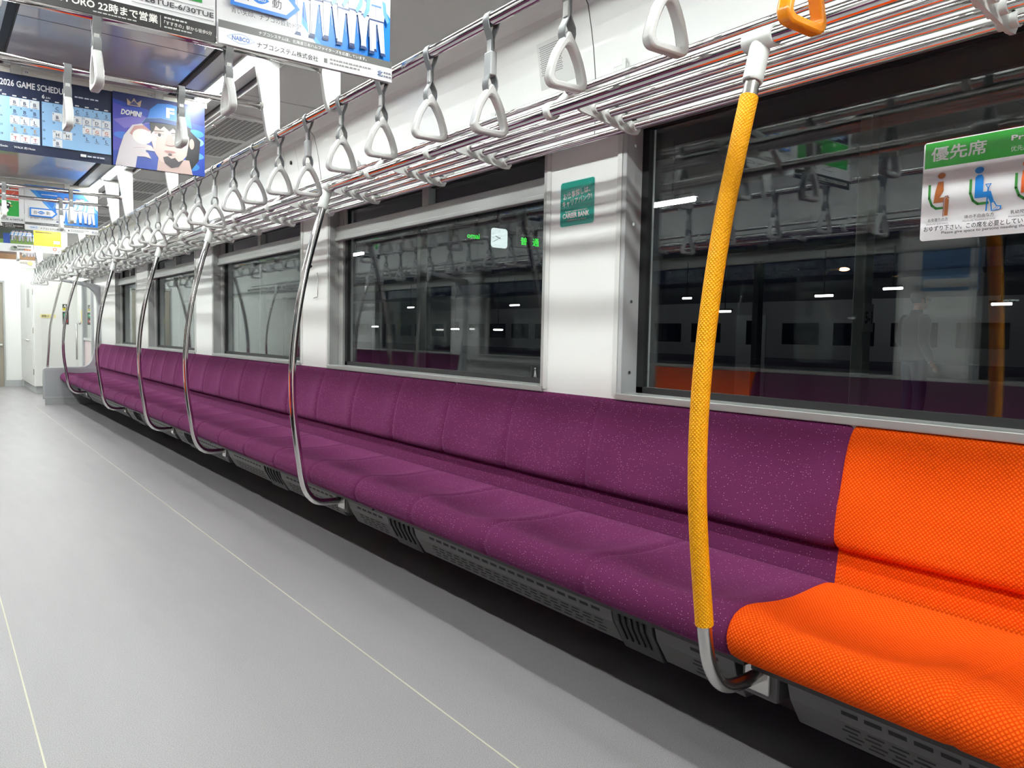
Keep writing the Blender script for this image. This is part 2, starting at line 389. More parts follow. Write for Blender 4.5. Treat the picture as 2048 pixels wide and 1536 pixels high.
# ends of the car
EW = MB().use(WHITE)
EW.box(2*XC-2.1, .24, YB, YB+.1, 0, 2.36).box(1.10, 2.1, YB, YB+.1, 0, 2.36).box(.24, 1.10, YB, YB+.1, 1.83, 2.36)
EW.use(GREYF).box(1.10, 1.34, YB-.012, YB, 0, .11)
struct(EW.build('wall_end'))
db = bpy.data.objects.new('door_1', None); COL.objects.link(db); struct(db)
box('door_leaf', (.26, 1.075, YB+.02, YB+.07, 0, 1.81), mat('taupe cab door', (0.30, 0.27, 0.22), 0.45), db)
fr = MB().box(.24, .265, YB-.02, YB+.06, 0, 1.83).box(1.075, 1.10, YB-.02, YB+.06, 0, 1.83).box(.24, 1.10, YB-.02, YB+.06, 1.81, 1.84); fr.build('door_frame', ALU, db)
MB().box(.985, 1.055, YB-.05, YB-.02, .715, .745).box(1.03, 1.05, YB-.03, YB+.03, .72, .74).build('door_handle', TEE, db, bevel=.006)
struct(box('wall_back', (2*XC-2.1, 2.1, YA-.1, YA, 0, 2.36), WHITE))
struct(box('baseboard_right', (WX-.012, WX+.01, 12.35, 14.2, 0, .09), GREYF))

# ------------------------------------------------------------------ ceiling lamps: two rows of long diffusers along the car
DIFF = mat('lamp diffuser', (0.9, 0.9, 0.88), 0.5, emit=(0.955, 1.0, 0.97), estr=LAMP)
lampy = [-3.4+1.25*i for i in range(16)]  # last lamp of each row is added to brighten the cab end
for s, side in ((1, 'rail above the purple bench'), (-1, 'far aisle side')):
    x = XC+s*.525
    for i, y in enumerate(lampy):
        t = thing('ceiling_light', 'long white ceiling lamp on the %s, %s from the cab end' % (side, nth(len(lampy)-i)), 'ceiling lamp', (x, y, 2.258), 0, 'ceiling lamp rows')
        MB().prism([(-.024, .02), (-.024, .008), (.024, .008), (.024, .02)], -.595, .595).build('diffuser', DIFF, t, 'sharp')
        box('end_cap', (-.031, .031, -.612, -.595, .001, .05), ALU, t); box('end_cap', (-.031, .031, .595, .612, .001, .05), ALU, t)
# air vents in the outer ceiling panels
VH = mat('dark vent opening', (0.012, 0.012, 0.012), 0.7)
def vent(y, xc, lab):
    t = thing('ceiling_vent', lab, 'air vent', (xc, y, 2.248))
    MB().box(-.165, .165, -.58, .58, -.008, .004).box(-.15, .15, -.57, .57, -.012, -.007).build('vent_plate', WHITE2, t, bevel=.002)
    h = MB()
    for half in (-1, 1):
        for i in range(22):
            for j in range(9):
                yy = half*(.035+.022*i+.011*(j % 2)+.008); xx = -.118+.0295*j
                h.add([(xx-.012, yy-.006, -.0126), (xx+.012, yy-.006, -.0126), (xx+.012, yy+.006, -.0126), (xx-.012, yy+.006, -.0126)], [(0, 1, 2, 3)])
    h.build('grille', VH, t)
    for yy in (-.3, .3): MB().ball((-.142, yy, -.014), .011, 5).build('catch', SATIN, t, smooth='all')
vent(5.05, 1.50, 'white ceiling air vent with mesh, nearest one beyond the strap rail bracket')
vent(7.46, 1.50, 'white ceiling air vent partly behind the baseball poster bottom edge')
vent(9.87, 1.50, 'white ceiling air vent far along the car, above the distant straps')

# ------------------------------------------------------------------ long benches: modules of seats with a seat cushion, a backrest and a lower back strip
SP = 0.4855
SEATP = [(-.075, .425), (-.10, .432), (-.14, .4315), (-.20, .428), (-.26, .426), (-.32, .427), (-.37, .431), (-.41, .436), (-.44, .437), (-.465, .433), (-.487, .423),
         (-.503, .407), (-.512, .388), (-.515, .368), (-.509, .347), (-.497, .33), (-.478, .318), (-.45, .312), (-.36, .308)]
BACKP = [(-.05, .508), (-.066, .512), (-.076, .522), (-.0795, .54), (-.079, .57), (-.074, .62), (-.066, .665), (-.055, .71), (-.041, .755), (-.028, .79), (-.015, .816), (-.002, .833), (.006, .838), (.02, .836)]
STRIPP = [(-.045, .515), (-.05, .50), (-.056, .46), (-.062, .42), (-.064, .40)]
def smooth01(t): t = max(0, min(1, t)); return t*t*(3-2*t)
def cushion(prof, n, m, kind):
    L = n*SP; y = -L/2; ys = []
    for j in range(n):
        for t in (0, .012, .03, .06, .1, .16, .24, .32, .42, .5, .58, .68, .76, .84, .9, .94, .97, .988): ys.append((j, t))
    ys.append((n-1, 1.0)); P = [Vector((a, 0, b)) for a, b in prof]; K = len(P); arc = [0]
    for i in range(1, K): arc.append(arc[-1]+(P[i]-P[i-1]).length)
    b = MB(); b.uv = []; vs = []
    for j, t in ys:
        yy = -L/2+(j+t)*SP; de = min(yy+L/2, L/2-yy); e = 0 if de > .03 else .012*(1-math.sqrt(max(0, 1-((.03-de)/.03)**2)))
        ends = (j == 0 and t < .5) or (j == n-1 and t > .5); dc = min(t, 1-t)*SP
        cr = math.exp(-(dc/.011)**2)*(.0 if (ends and kind != 'x') else .0085)
        hump = math.sin(PI*t)**.8
        for i in range(K):
            q = P[i].copy(); d = (P[min(i+1, K-1)]-P[max(i-1, 0)]).normalized(); nn = Vector((d.z, 0, -d.x))
            if kind == 'seat':
                g = smooth01((-.095-q.x)/.10)*smooth01((q.x+.50)/.09)*(1 if q.z > .40 else 0)
                q.z -= .028*g*hump*smooth01(dc/.14)
                side = smooth01((q.z-.30)/.08)
                q -= nn*0; q += Vector((.0, 0, -cr*.9)) if q.z > .41 else Vector((cr*.8, 0, 0))
                q.x += .006*hump*smooth01((-.40-q.x)/.1)*(1 if q.z > .35 else .3)
            elif kind == 'back':
                g = smooth01((q.z-.53)/.06)*smooth01((.83-q.z)/.12)
                q.x += .016*g*hump*smooth01(dc/.16) + cr*smooth01((.835-q.z)/.03)
            if e:
                cx, cz = (-.28, .37) if kind == 'seat' else (-.02, .67)
                v = Vector((cx-q.x, 0, cz-q.z)); v.normalize(); q += v*e
            vs.append((q.x, yy, q.z)); b.uv.append((yy+17.3, arc[i]))
    N = len(ys); fs = [(a*K+i, a*K+i+1, (a+1)*K+i+1, (a+1)*K+i) for a in range(N-1) for i in range(K-1)]
    fs += [tuple(range(K)), tuple(range((N-1)*K+K-1, (N-1)*K-1, -1))]
    b.add(vs, fs)
    return b.mesh(kind, m, 'sharp', True)
def bench(n, m, label, y, right=True, group='purple bench seats'):
    t = thing('bench_seat', label, 'bench seat', (WX if right else 2*XC-WX, y, 0), 0 if right else PI, group)
    for kind, p in (('seat', SEATP), ('back', BACKP), ('x', STRIPP)):
        o = bpy.data.objects.new({'seat': 'seat_cushion', 'back': 'backrest', 'x': 'lower_back_strip'}[kind], cushion(p, n, m, kind)); COL.objects.link(o); o.parent = t
    L = n*SP/2
    MB().box(-.42, -.01, -L+.01, L-.01, .280, .306).box(-.035, -.004, -L+.01, L-.01, .30, .54).build('seat_frame', DARK, t)
    return t
Y0 = 1.11
bench(3, ORANGE, 'bright orange priority bench seat at the near end of the row', Y0-1.5*SP, True, None)
PUR = [(4, 'purple bench seat of four places beside the orange seat'), (5, 'purple bench seat of five places under the window left of the green sticker'),
       (5, 'purple bench seat of five places, third purple section from the orange seat'), (5, 'purple bench seat of five places, fourth purple section from the orange seat'),
       (4, 'purple bench seat at the far end, against the pale grey end board')]
y = Y0
for n, lab in PUR: bench(n, PURPLE, lab, y+n*SP/2); y += n*SP
bench(5, PURPLE, 'purple bench seat seen only reflected in the near window, right of the orange reflection', 3.42-2.5*SP, False, 'reflected purple bench seats')
bench(4, PURPLE, 'purple bench seat on the opposite side, behind the camera', 3.42-7.0*SP, False, 'reflected purple bench seats')
bench(3, ORANGE, 'orange bench seat seen only reflected at the left of the near window', 3.42+1.5*SP, False, None)
bench(5, PURPLE, 'purple bench seat reflected in the window left of the green sticker', 7.2+2.5*SP, False, 'reflected purple bench seats')
bench(5, PURPLE, 'purple bench seat on the opposite side near the cab end', 7.2+7.5*SP, False, 'reflected purple bench seats')

# under-seat heaters, ribbed covers and pole sockets
HEAT = mat('grey heater panel', (0.115, 0.114, 0.112), 0.4, metal=0.2)
def heater(y0, y1, label):
    yc = (y0+y1)/2; h = (y1-y0)/2-.004
    t = thing('heater_panel', label, 'heater panel', (1.56, yc, 0), 0, 'under-seat heater panels')
    P = [(.0, .272), (.012, .232), (.055, .165), (.30, .155), (.30, .272)]
    MB().prism(P, -h, h).build('casing', HEAT, t, bevel=.002)
    s = MB(); n = max(1, int((2*h-.12)/.052))
    def slot(u0, u1, f, a, b):                                       # a slot on a sloping face between profile points
        (x0, z0), (x1, z1) = P[f], P[f+1]
        d = Vector((x1-x0, z1-z0)); nn = Vector((d.y, -d.x)).normalized()*.0006
        if nn.x > 0: nn = -nn
        A = Vector((x0, z0))+d*a+nn; B = Vector((x0, z0))+d*b+nn
        s.add([(A.x, u0, A.y), (A.x, u1, A.y), (B.x, u1, B.y), (B.x, u0, B.y)], [(0, 1, 2, 3)])
    for i in range(n):
        u = -h+.05+i*.052; slot(u, u+.038, 0, .3, .55)
        for r in range(4): slot(u+(.01 if r % 2 else 0), u+.036+(.01 if r % 2 else 0), 1, .12+r*.2, .2+r*.2)
    s.build('slot_grille', VH, t)
def ribbed(y0, y1, label):
    yc = (y0+y1)/2; h = (y1-y0)/2-.003
    t = thing('ribbed_cover', label, 'plastic cover', (1.555, yc, 0), 0, 'ribbed covers under the bench')
    MB().prism([(.0, .285), (.008, .245), (.06, .155), (.30, .15), (.30, .285)], -h, h).build('cover', DARK, t, bevel=.003)
    r = MB()
    for i in range(5):
        u = -h+.03+i*(2*h-.06)/4; r.prism([(-.004, .27), (.004, .243), (.035, .19), (.045, .19), (.012, .27)], u-.003, u+.003)
    r.build('rib', BLACK, t)
RIB = [(1.43, 1.59), (2.74, 2.96), (4.24, 4.50), (6.03, 6.27), (7.81, 8.10), (9.55, 9.8), (11.3, 11.5)]
POLES = [1.094, 3.417, 5.241, 6.603, 8.469, 10.815]
for i, (a, b) in enumerate(RIB): ribbed(a, b, 'black ribbed plastic cover under the purple bench, %s from the orange seat' % nth(i+1))
edges = [(-.35, 1.02), (1.16, 1.43), (1.59, 2.74), (2.96, 3.36), (3.48, 4.24), (4.50, 5.18), (5.30, 6.03), (6.27, 6.54), (6.67, 7.81), (8.10, 8.41), (8.53, 9.55), (9.8, 10.75), (10.88, 11.3), (11.5, 12.2)]
for i, (a, b) in enumerate(edges):
    heater(a, b, 'slotted grey heater panel under the orange seat' if i == 0 else 'slotted grey heater panel under the purple bench, %s from the orange seat' % nth(i))

# ------------------------------------------------------------------ grab poles from the bench edge up to the luggage rack rail
PP = [(.08, .262), (.03, .26), (-.02, .262), (-.056, .275), (-.082, .30), (-.102, .335), (-.117, .39), (-.126, .45), (-.143, .56), (-.158, .68), (-.164, .78), (-.164, .88), (-.158, .98),
      (-.147, 1.08), (-.13, 1.19), (-.104, 1.32), (-.073, 1.44), (-.043, 1.55), (-.02, 1.63), (-.002, 1.70)]
def finer(P, k=2):
    out = []
    for i in range(len(P)-1):
        p0 = P[max(i-1, 0)]; p1 = P[i]; p2 = P[i+1]; p3 = P[min(i+2, len(P)-1)]
        for j in range(k):
            t = j/k; out.append(tuple(.5*((2*p1[c])+(-p0[c]+p2[c])*t+(2*p0[c]-5*p1[c]+4*p2[c]-p3[c])*t*t+(-p0[c]+3*p1[c]-3*p2[c]+p3[c])*t**3) for c in (0, 1)))
    return out+[P[-1]]
PF = finer(PP, 3)
def pole(y, label, right=True, grip=False):
    t = thing('grab_pole', label, 'grab pole', (1.48 if right else 2*XC-1.48, y, 0), 0 if right else PI, None if grip else 'steel grab poles')
    MB().tube([(x, 0, z) for x, z in PF], .0165, 16, up=(0, 1, 0)).build('pole', CHROME if not grip else SATIN, t, 'all')
    tee = MB().tube([(0, -.038, 1.71), (0, -.034, 1.71), (0, .034, 1.71), (0, .038, 1.71)], [.022, .0245, .0245, .022], 18)
    tee.tube([(0, 0, 1.70), (-.022, 0, 1.625), (-.025, 0, 1.615), (-.026, 0, 1.612)], [.0225, .0225, .0225, .020], 18); tee.build('tee_joint', TEE, t, 'sharp')
    sb = MB().box(.085, .20, -.05, .05, .205, .276).build('socket_block', HEAT, t, bevel=.008); MB().box(.074, .087, -.034, .034, .222, .29).build('chrome_collar', SATIN, sb, bevel=.004)
    
    if grip:
        P = [p for p in PF if .42 < p[1] < 1.59]; b = MB(); b.uv = []; n = 20
        b.tube([(x, 0, z) for x, z in P], .0202, n, up=(0, 1, 0)); a = 0
        for i, p in enumerate(P):
            if i: a += math.hypot(p[0]-P[i-1][0], p[1]-P[i-1][1])
            for k in range(n): b.uv.append((abs(k-n/2)/n*2*PI*.0202, a))
        b.build('grip_sleeve', GRIP, t, 'sharp')['label'] = 'yellow textured rubber grip'
    return t
pole(POLES[0], 'curved grab pole with long yellow rubber grip beside the orange seat', True, True)
for i, y in enumerate(POLES[1:]): pole(y, 'curved steel grab pole at the bench edge, %s after the yellow one' % nth(i+1))
for i, y in enumerate((8.55, 10.3, 11.6)): pole(y, 'curved steel grab pole seen only reflected in the windows, %s on the opposite side' % nth(i+1), False)

# ------------------------------------------------------------------ luggage racks
ARMS = [-.55, .10, .73, 1.815, 2.505, 2.985, 3.61, 4.17, 4.74, 5.36, 5.95, 6.55, 7.15, 7.75, 8.35, 8.95, 9.55, 10.15, 10.75, 11.35, 11.9]
BARS = [(1.648, 1.747), (1.704, 1.742), (1.760, 1.735), (1.814, 1.722)]
def rack(right, label):
    t = thing('luggage_rack', label, 'luggage rack', (WX if right else 2*XC-WX, 5.7, 0), 0 if right else PI)
    X = lambda x: x-WX
    R0, R1 = -7.2, 6.55
    MB().tube([(X(1.48), R0, 1.71), (X(1.48), R1, 1.71)], .0175, 18).build('front_rail', CHROME, t, 'all')
    MB().tube([(X(1.535), R0, 1.772), (X(1.535), R1, 1.772)], .009, 12).build('stop_rail', CHROME, t, 'all')
    for x, z in BARS: MB().tube([(X(x), R0, z), (X(x), R1, z)], .0115, 14).build('shelf_bar', CHROME, t, 'all')
    for y in ARMS:
        u = (y-5.7)*(1 if right else -1); b = MB()
        b.prism([(X(1.575), 1.742), (X(1.59), 1.730), (X(1.81), 1.698), (X(1.835), 1.700), (X(1.845), 1.715), (X(1.83), 1.745), (X(1.72), 1.782), (X(1.62), 1.79)], u-.005, u+.005)
        b.tube([(X(1.48), u-.012, 1.71), (X(1.48), u-.01, 1.71), (X(1.48), u+.01, 1.71), (X(1.48), u+.012, 1.71)], [.024, .0265, .0265, .024], 18)
        b.tube([(X(1.495), u, 1.725), (X(1.535), u, 1.765), (X(1.60), u, 1.80), (X(1.72), u, 1.825), (X(1.886), u, 1.85)], [.012, .012, .011, .011, .012], 10)
        for x, z in BARS: b.tube([(X(x), u-.02, z), (X(x), u+.02, z)], .0165, 12)
        b.prism([(X(1.70), 1.78), (X(1.83), 1.73), (X(1.886), 1.75), (X(1.886), 1.88), (X(1.86), 1.86)], u-.005, u+.005)
        b.build('rack_arm', WHITE2, t, 'sharp')
    return t
rack(True, 'steel bar luggage rack above the windows and the long bench')
rack(False, 'steel bar luggage rack of the opposite side, seen only reflected in the windows')

# ------------------------------------------------------------------ strap rails, their ceiling brackets and the cross bars
RX, RZ = 1.27, 1.922
BRK = [-.45, 1.25, 2.90, 3.55, 5.34, 6.70, 7.25, 8.98, 10.25, 10.95, 12.6]
def strap_rail(right, label):
    t = thing('strap_rail', label, 'hand rail', (RX if right else 2*XC-RX, 5.5, RZ), 0 if right else PI)
    R = [-6.8, 7.9] if right else [-7.9, 6.8]
    MB().tube([(0, R[0], 0), (0, R[1], 0)], .0165, 18).build('rail', CHROME, t, 'all')
    for y in BRK:
        u = (y-5.5)*(1 if right else -1)
        b = MB().prism([(-.085, .375), (.03, .375), (.033, .02), (.024, -.012), (.008, -.024), (-.008, -.024), (-.02, -.014), (-.03, .02)], u-.013, u+.013)
        b.build('ceiling_bracket', WHITE2, t, 'sharp', bevel=.002)
    return t
strap_rail(True, 'long steel strap rail along the bench side, hung from white brackets')
strap_rail(False, 'long steel strap rail of the opposite side, seen only reflected in the windows')
CROSS = [2.90, 3.55, 6.70, 7.25, 10.25, 10.95]
CL = ['steel cross bar behind the nearest hanging posters', 'steel cross bar in front of the baseball schedule poster', 'steel cross bar just before the second blue and white arrow poster pair',
      'steel cross bar across the second blue and white arrow poster', 'steel cross bar behind the far yellow poster', 'steel cross bar farthest along the aisle, behind the yellow poster']
for y, lab in zip(CROSS, CL):
    t = thing('cross_bar', lab, 'hand rail', (XC, y, 2.055))
    L = RX-XC-.045
    MB().tube([(-L, 0, 0), (L, 0, 0)], .0145, 16).build('bar', CHROME, t, 'all')
    MB().tube([(L-.012, 0, 0), (L, 0, 0)], .019, 14).tube([(-L, 0, 0), (-L+.012, 0, 0)], .019, 14).build('end_socket', SATIN, t, 'sharp')

# ------------------------------------------------------------------ hanging straps
def ring_mesh(zt):
    """flat moulded triangle with a pointed top, in the xz plane"""
    def tri(top, bot, hw, rt, rb, bow):
        def arc(cx, cz, r, a0, a1, n): return [(cx+r*math.cos(math.radians(a0+(a1-a0)*k/n)), cz+r*math.sin(math.radians(a0+(a1-a0)*k/n))) for k in range(n+1)]
        t = arc(0, top-rt, rt, 90, 30, 4); c = arc(hw-rb, bot+rb, rb, 12, -90, 7)
        a, b_ = t[-1], c[0]; s = [(a[0]+(b_[0]-a[0])*u+bow*math.sin(PI*u), a[1]+(b_[1]-a[1])*u+bow*.5*math.sin(PI*u)) for u in (.2, .4, .6, .8)]
        h = t[1:]+s+c; return [(0, top)]+h+[(-x, z) for x, z in reversed(h)]
    O = tri(zt, zt-.139, .060, .006, .022, .007); I = tri(zt-.033, zt-.122, .0425, .014, .010, .004); n = len(O); d = .0135; m = MB()
    vs = [(x, s*d, z) for s in (-1, 1) for L in (O, I) for x, z in L]; fs = []
    for k in range(n):
        l = (k+1) % n
        fs += [(k, l, n+l, n+k), (2*n+k, 3*n+k, 3*n+l, 2*n+l), (k, 2*n+k, 2*n+l, l), (n+k, n+l, 3*n+l, 3*n+k)]
    return m.add(vs, fs)
def make_strap(label, drop, ringmat, sleeve, group):
    """origin on the rail axis; hangs down -z; the ring lies across the rail"""
    t = thing('hanging_strap', label, 'strap', (0, 0, -50), 0, group)
    zt = -.128-drop; zb = zt-.138
    b = MB()
    for s in (1, -1):
        P = [(0, .0195), (s*.011, .0165), (s*.0185, .006), (s*.019, -.008), (s*.014, -.026), (s*.005, -.046), (s*.0025, -.056), (s*.0025, -.09-drop*.75), (s*.006, -.10-drop*.9), (s*.0155, -.118-drop), (s*.0165, -.133-drop),
             (s*.0155, zt-.010), (s*.013, zt-.022)]
        b.ribbon(P, .026, .0034)
    belt = b.build('belt', STRAPG, t, 'sharp')
    c = MB()
    for s in (1, -1):
        c.box(*sorted((s*.004, s*.0075)), -.008, .008, -.092-drop*.3, -.056)
        for z in (-.062, -.086-drop*.3): c.tube([(s*.007, 0, z), (s*.0088, 0, z)], .003, 6)
    c.build('clip', RINGG, belt, 'sharp')
    if sleeve: MB().box(-.011, .011, -.0165, .0165, zt+.022, -.088).build('sleeve', SLEEVE, belt, bevel=.003)
    ring_mesh(zt).build('ring', ringmat, t, 'sharp', bevel=.005)
    return t
GS = 'grey strap handles over the long bench'
short = make_strap('grey strap handle', 0.0, RINGG, False, GS)
long_ = make_strap('grey strap handle with sleeve', 0.047, RINGG, True, GS)
orange = make_strap('orange triangular strap handle above the yellow grip pole', 0.047, RINGO, True, None)
barstrap = make_strap('grey strap handle', -.035, RINGG, False, 'strap handles on the cross bars')
orange.location = (RX, .853, RZ)
used = {}
def place(proto, loc, rz, label, group=None):
    if id(proto) not in used:
        used[id(proto)] = 1; proto.location = loc; proto.rotation_euler = (0, 0, rz); proto['label'] = label
        if group: proto['group'] = group
        return proto
    return dup(proto, loc, rz, label, group)
for i in range(1, 39):
    y = .853+.3255*i
    if any(abs(y-b) < .05 for b in BRK): y += .055
    lg = i % 4 == 3
    place(long_ if lg else short, (RX, y, RZ), random.uniform(-.04, .04), ('low sleeved grey strap' if lg else 'grey triangular strap')+' over the bench, %s beyond the orange one' % nth(i), GS)
GR = 'strap handles of the opposite rail, seen reflected'
for i in range(26):
    y = -.1+.3255*i
    if any(abs(y-b) < .05 for b in BRK): y += .055
    place(long_ if i % 4 == 3 else short, (2*XC-RX, y, RZ), PI, 'grey strap of the opposite rail reflected in the windows, %s from the camera' % nth(i+1), GR)
k = 0
BL = {2.90: 'hanging from the cross bar behind the nearest posters', 3.55: 'hanging from the cross bar before the baseball schedule', 6.70: 'hanging from the cross bar before the second arrow poster',
      7.25: 'hanging from the cross bar across the second arrow poster', 10.25: 'hanging from the far cross bar before the yellow poster', 10.95: 'hanging from the farthest cross bar'}
for y in CROSS:
    for x, wd in ((.46, 'inner'), (.88, 'outer')):
        place(barstrap, (x, y, 2.055), PI/2, 'grey strap %s, %s the bench' % (BL[y], 'farther from' if wd == 'inner' else 'nearer'), 'strap handles on the cross bars')

# ------------------------------------------------------------------ hanging posters
PW, NAVY, BLUE, GREY, INK, LB, YEL = (.80, .80, .81), (.006, .014, .055), (.005, .20, .72), (.13, .13, .125), (.03, .03, .035), (.30, .52, .80), (.95, .72, .03)
def poster_frame(y, label):
    t = thing('poster_hanger', label, 'poster rail', (XC, y, 2.228), 0, 'ceiling poster rails')
    MB().box(-.552, .552, .001, .016, 0, .036).box(-.552, .552, -.008, .02, .026, .034).build('rail', CREAM, t, bevel=.002)
    for x in (-.312, .312):
        MB().box(x-.021, x+.021, -.011, -.008, -.004, .05).build('clamp_plate', SATIN, t)
    for x in (-.40, .40): MB().box(x-.006, x+.006, .004, .012, .03, .06).build('hook', SATIN, t)
    return t
def sheet(name, label, x0, x1, z0, z1, y, group=None, colr=PW):
    t = thing(name, label, 'poster', (x0, y, z0), 0, group)
    box('paper', (0, x1-x0, .0, .0012, 0, z1-z0), mat('poster paper %d %d %d' % tuple(int(c*100) for c in colr), tuple(k*.8 for k in colr), 0.36), t)
    c = Canvas((x0, y-.0002, z0), (1, 0, 0), (0, 0, 1), x1-x0, z1-z0, 0.36)
    return t, c
def fake_lines(c, x, y, w, n, dy, hgt, col, seed=1):
    rnd = random.Random(seed); L = []
    for i in range(n):
        q = x
        while q < x+w*(1 if i < n-1 else .7):
            d = rnd.uniform(.012, .03); L.append((q, y-i*dy, min(q+d*.8, x+w), y-i*dy+hgt)); q += d
    c.rects(L, col)
def player(c, x, y, h, lean=0.0, white=(.85, .86, .88), dark=(.02, .05, .16), ar=1.43):
    """a standing ball player drawn as printed flat shapes: cap, face, shirt, belt, trousers, shoes"""
    s = h/ar; P = lambda a, b: (x+a*s+lean*b*s, y+b*h)
    c.poly([P(-.17, .03), P(-.07, .03), P(-.01, .45), P(.02, .45), P(.10, .03), P(.20, .03), P(.17, .50), P(-.17, .50)], white)
    c.poly([P(-.20, 0), P(-.06, 0), P(-.07, .045), P(-.16, .045)], dark); c.poly([P(.09, 0), P(.23, 0), P(.19, .045), P(.10, .045)], dark)
    c.poly([P(-.18, .49), P(.18, .49), P(.18, .515), P(-.18, .515)], dark)
    c.poly([P(-.18, .515), P(.18, .515), P(.23, .80), P(.12, .84), P(-.12, .84), P(-.23, .80)], (.80, .82, .86))
    c.poly([P(-.23, .80), P(-.14, .82), P(-.17, .62), P(-.28, .50), P(-.33, .53), P(-.25, .66)], (.12, .32, .62)); c.poly([P(.23, .80), P(.14, .82), P(.17, .62), P(.26, .50), P(.32, .54), P(.25, .66)], (.12, .32, .62))
    c.line([P(-.02, .80), P(-.02, .53)], .0012, dark); c.line([P(-.14, .05), P(-.13, .45)], .0016, (.35, .37, .45)); c.line([P(.17, .05), P(.13, .45)], .0016, (.35, .37, .45)); c.line([P(0, .42), P(.01, .2)], .0012, (.4, .42, .5)); c.rect(*P(-.13, .70), *P(.12, .73), (.10, .2, .5))
    c.ell(*P(0, .905), .10*s, .055*h, (.55, .33, .24)); c.ell(*P(0, .935), .115*s, .045*h, (.02, .10, .38), a0=-8, a1=188); c.poly([P(-.02, .93), P(.17, .925), P(.15, .94), P(-.02, .945)], (.02, .07, .3))
def arrow_poster(t, c, far=False):
    c.poly([(0, 1), (.55, .17), (1, .17), (1, .55), (.74, 1)], BLUE)
    c.poly([(.0, 1), (.08, 1), (.58, .17), (.55, .17)], (.06, .34, .82))
    for i, x in enumerate((.47, .55, .63, .71, .785, .85, .905)):
        player(c, x, .215+.012*(i % 3)-.01*(i > 4), .60 if i < 5 else .56, .03*((i % 2)*2-1), white=((.66, .67, .70), (.78, .79, .81))[i % 2], ar=2.15)
    fake_lines(c, .12, .93, .45, 1, .05, .022, (.75, .85, .95), 5); fake_lines(c, .22, .80, .28, 1, .05, .02, (.75, .85, .95), 6)
    c.poly([(.062, .50), (.062, .305), (.37, .305), (.437, .4025), (.37, .50)], BLUE)
    c.poly([(.082, .472), (.082, .333), (.36, .333), (.408, .4025), (.36, .472)], (.82, .83, .85))
    def lens(x, y, rx, ry, col): c.poly([(x-rx+2*rx*i/12, y+ry*math.sin(PI*i/12)) for i in range(13)]+[(x+rx-2*rx*i/12, y-ry*math.sin(PI*i/12)) for i in range(1, 12)], col)
    lens(.215, .4, .052, .036, BLUE); c.text('NABCO', .215, .386, .010, PW, .02, .036, 'c')
    c.text('自', .118, .362, .028, INK); c.text('動', .282, .362, .028, INK)
    c.text('青い矢印、ナブコの自動ドア', .066, .245, .0155, INK, .004, .205)
    c.rect(0, .115, 1, .172, GREY); c.text('ナブコシステムは、北海道日本ハムファイターズを応援しています。', .21, .13, .0105, PW, .012, .34)
    c.rect(0, 0, 1, .115, (.80, .80, .80))
    lens(.115, .062, .073, .036, (.12, .32, .62)); lens(.115, .062, .069, .032, (.84, .86, .9)); c.text('NABCO', .115, .045, .0125, (.02, .12, .48), .03, .05, 'c')
    c.text('ナブコシステム株式会社', .20, .028, .0165, INK, .022, .185)
    c.rects([(.575, .035, .595, .07)], GREY)
    fake_lines(c, .61, .065, .26, 2, .03, .014, (.25, .25, .25), 9); c.text('北', .905, .030, .018, (.01, .06, .22), .03); fake_lines(c, .945, .06, .05, 2, .03, .014, (.2, .2, .25), 4)
def penguin(c, x, y, s, ar):
    P = lambda a, b: (x+a*s, y+b*s*ar)
    c.ell(*P(0, 0), .55*s, .34*s*ar, (.01, .01, .012)); c.ell(*P(.18, -.08), .36*s, .22*s*ar, (.8, .8, .78)); c.ell(*P(.42, .22), .24*s, .20*s*ar, (.01, .01, .012))
    c.ell(*P(.50, .25), .06*s, .05*s*ar, (.85, .85, .8)); c.poly([P(.62, .25), P(.80, .20), P(.62, .17)], (.8, .4, .05)); c.poly([P(-.1, .18), P(-.62, .40), P(-.35, .05)], (.01, .01, .012))
    c.ell(*P(-.30, -.30), .16*s, .06*s*ar, (.75, .35, .05)); c.ell(*P(.15, -.34), .16*s, .06*s*ar, (.75, .35, .05))
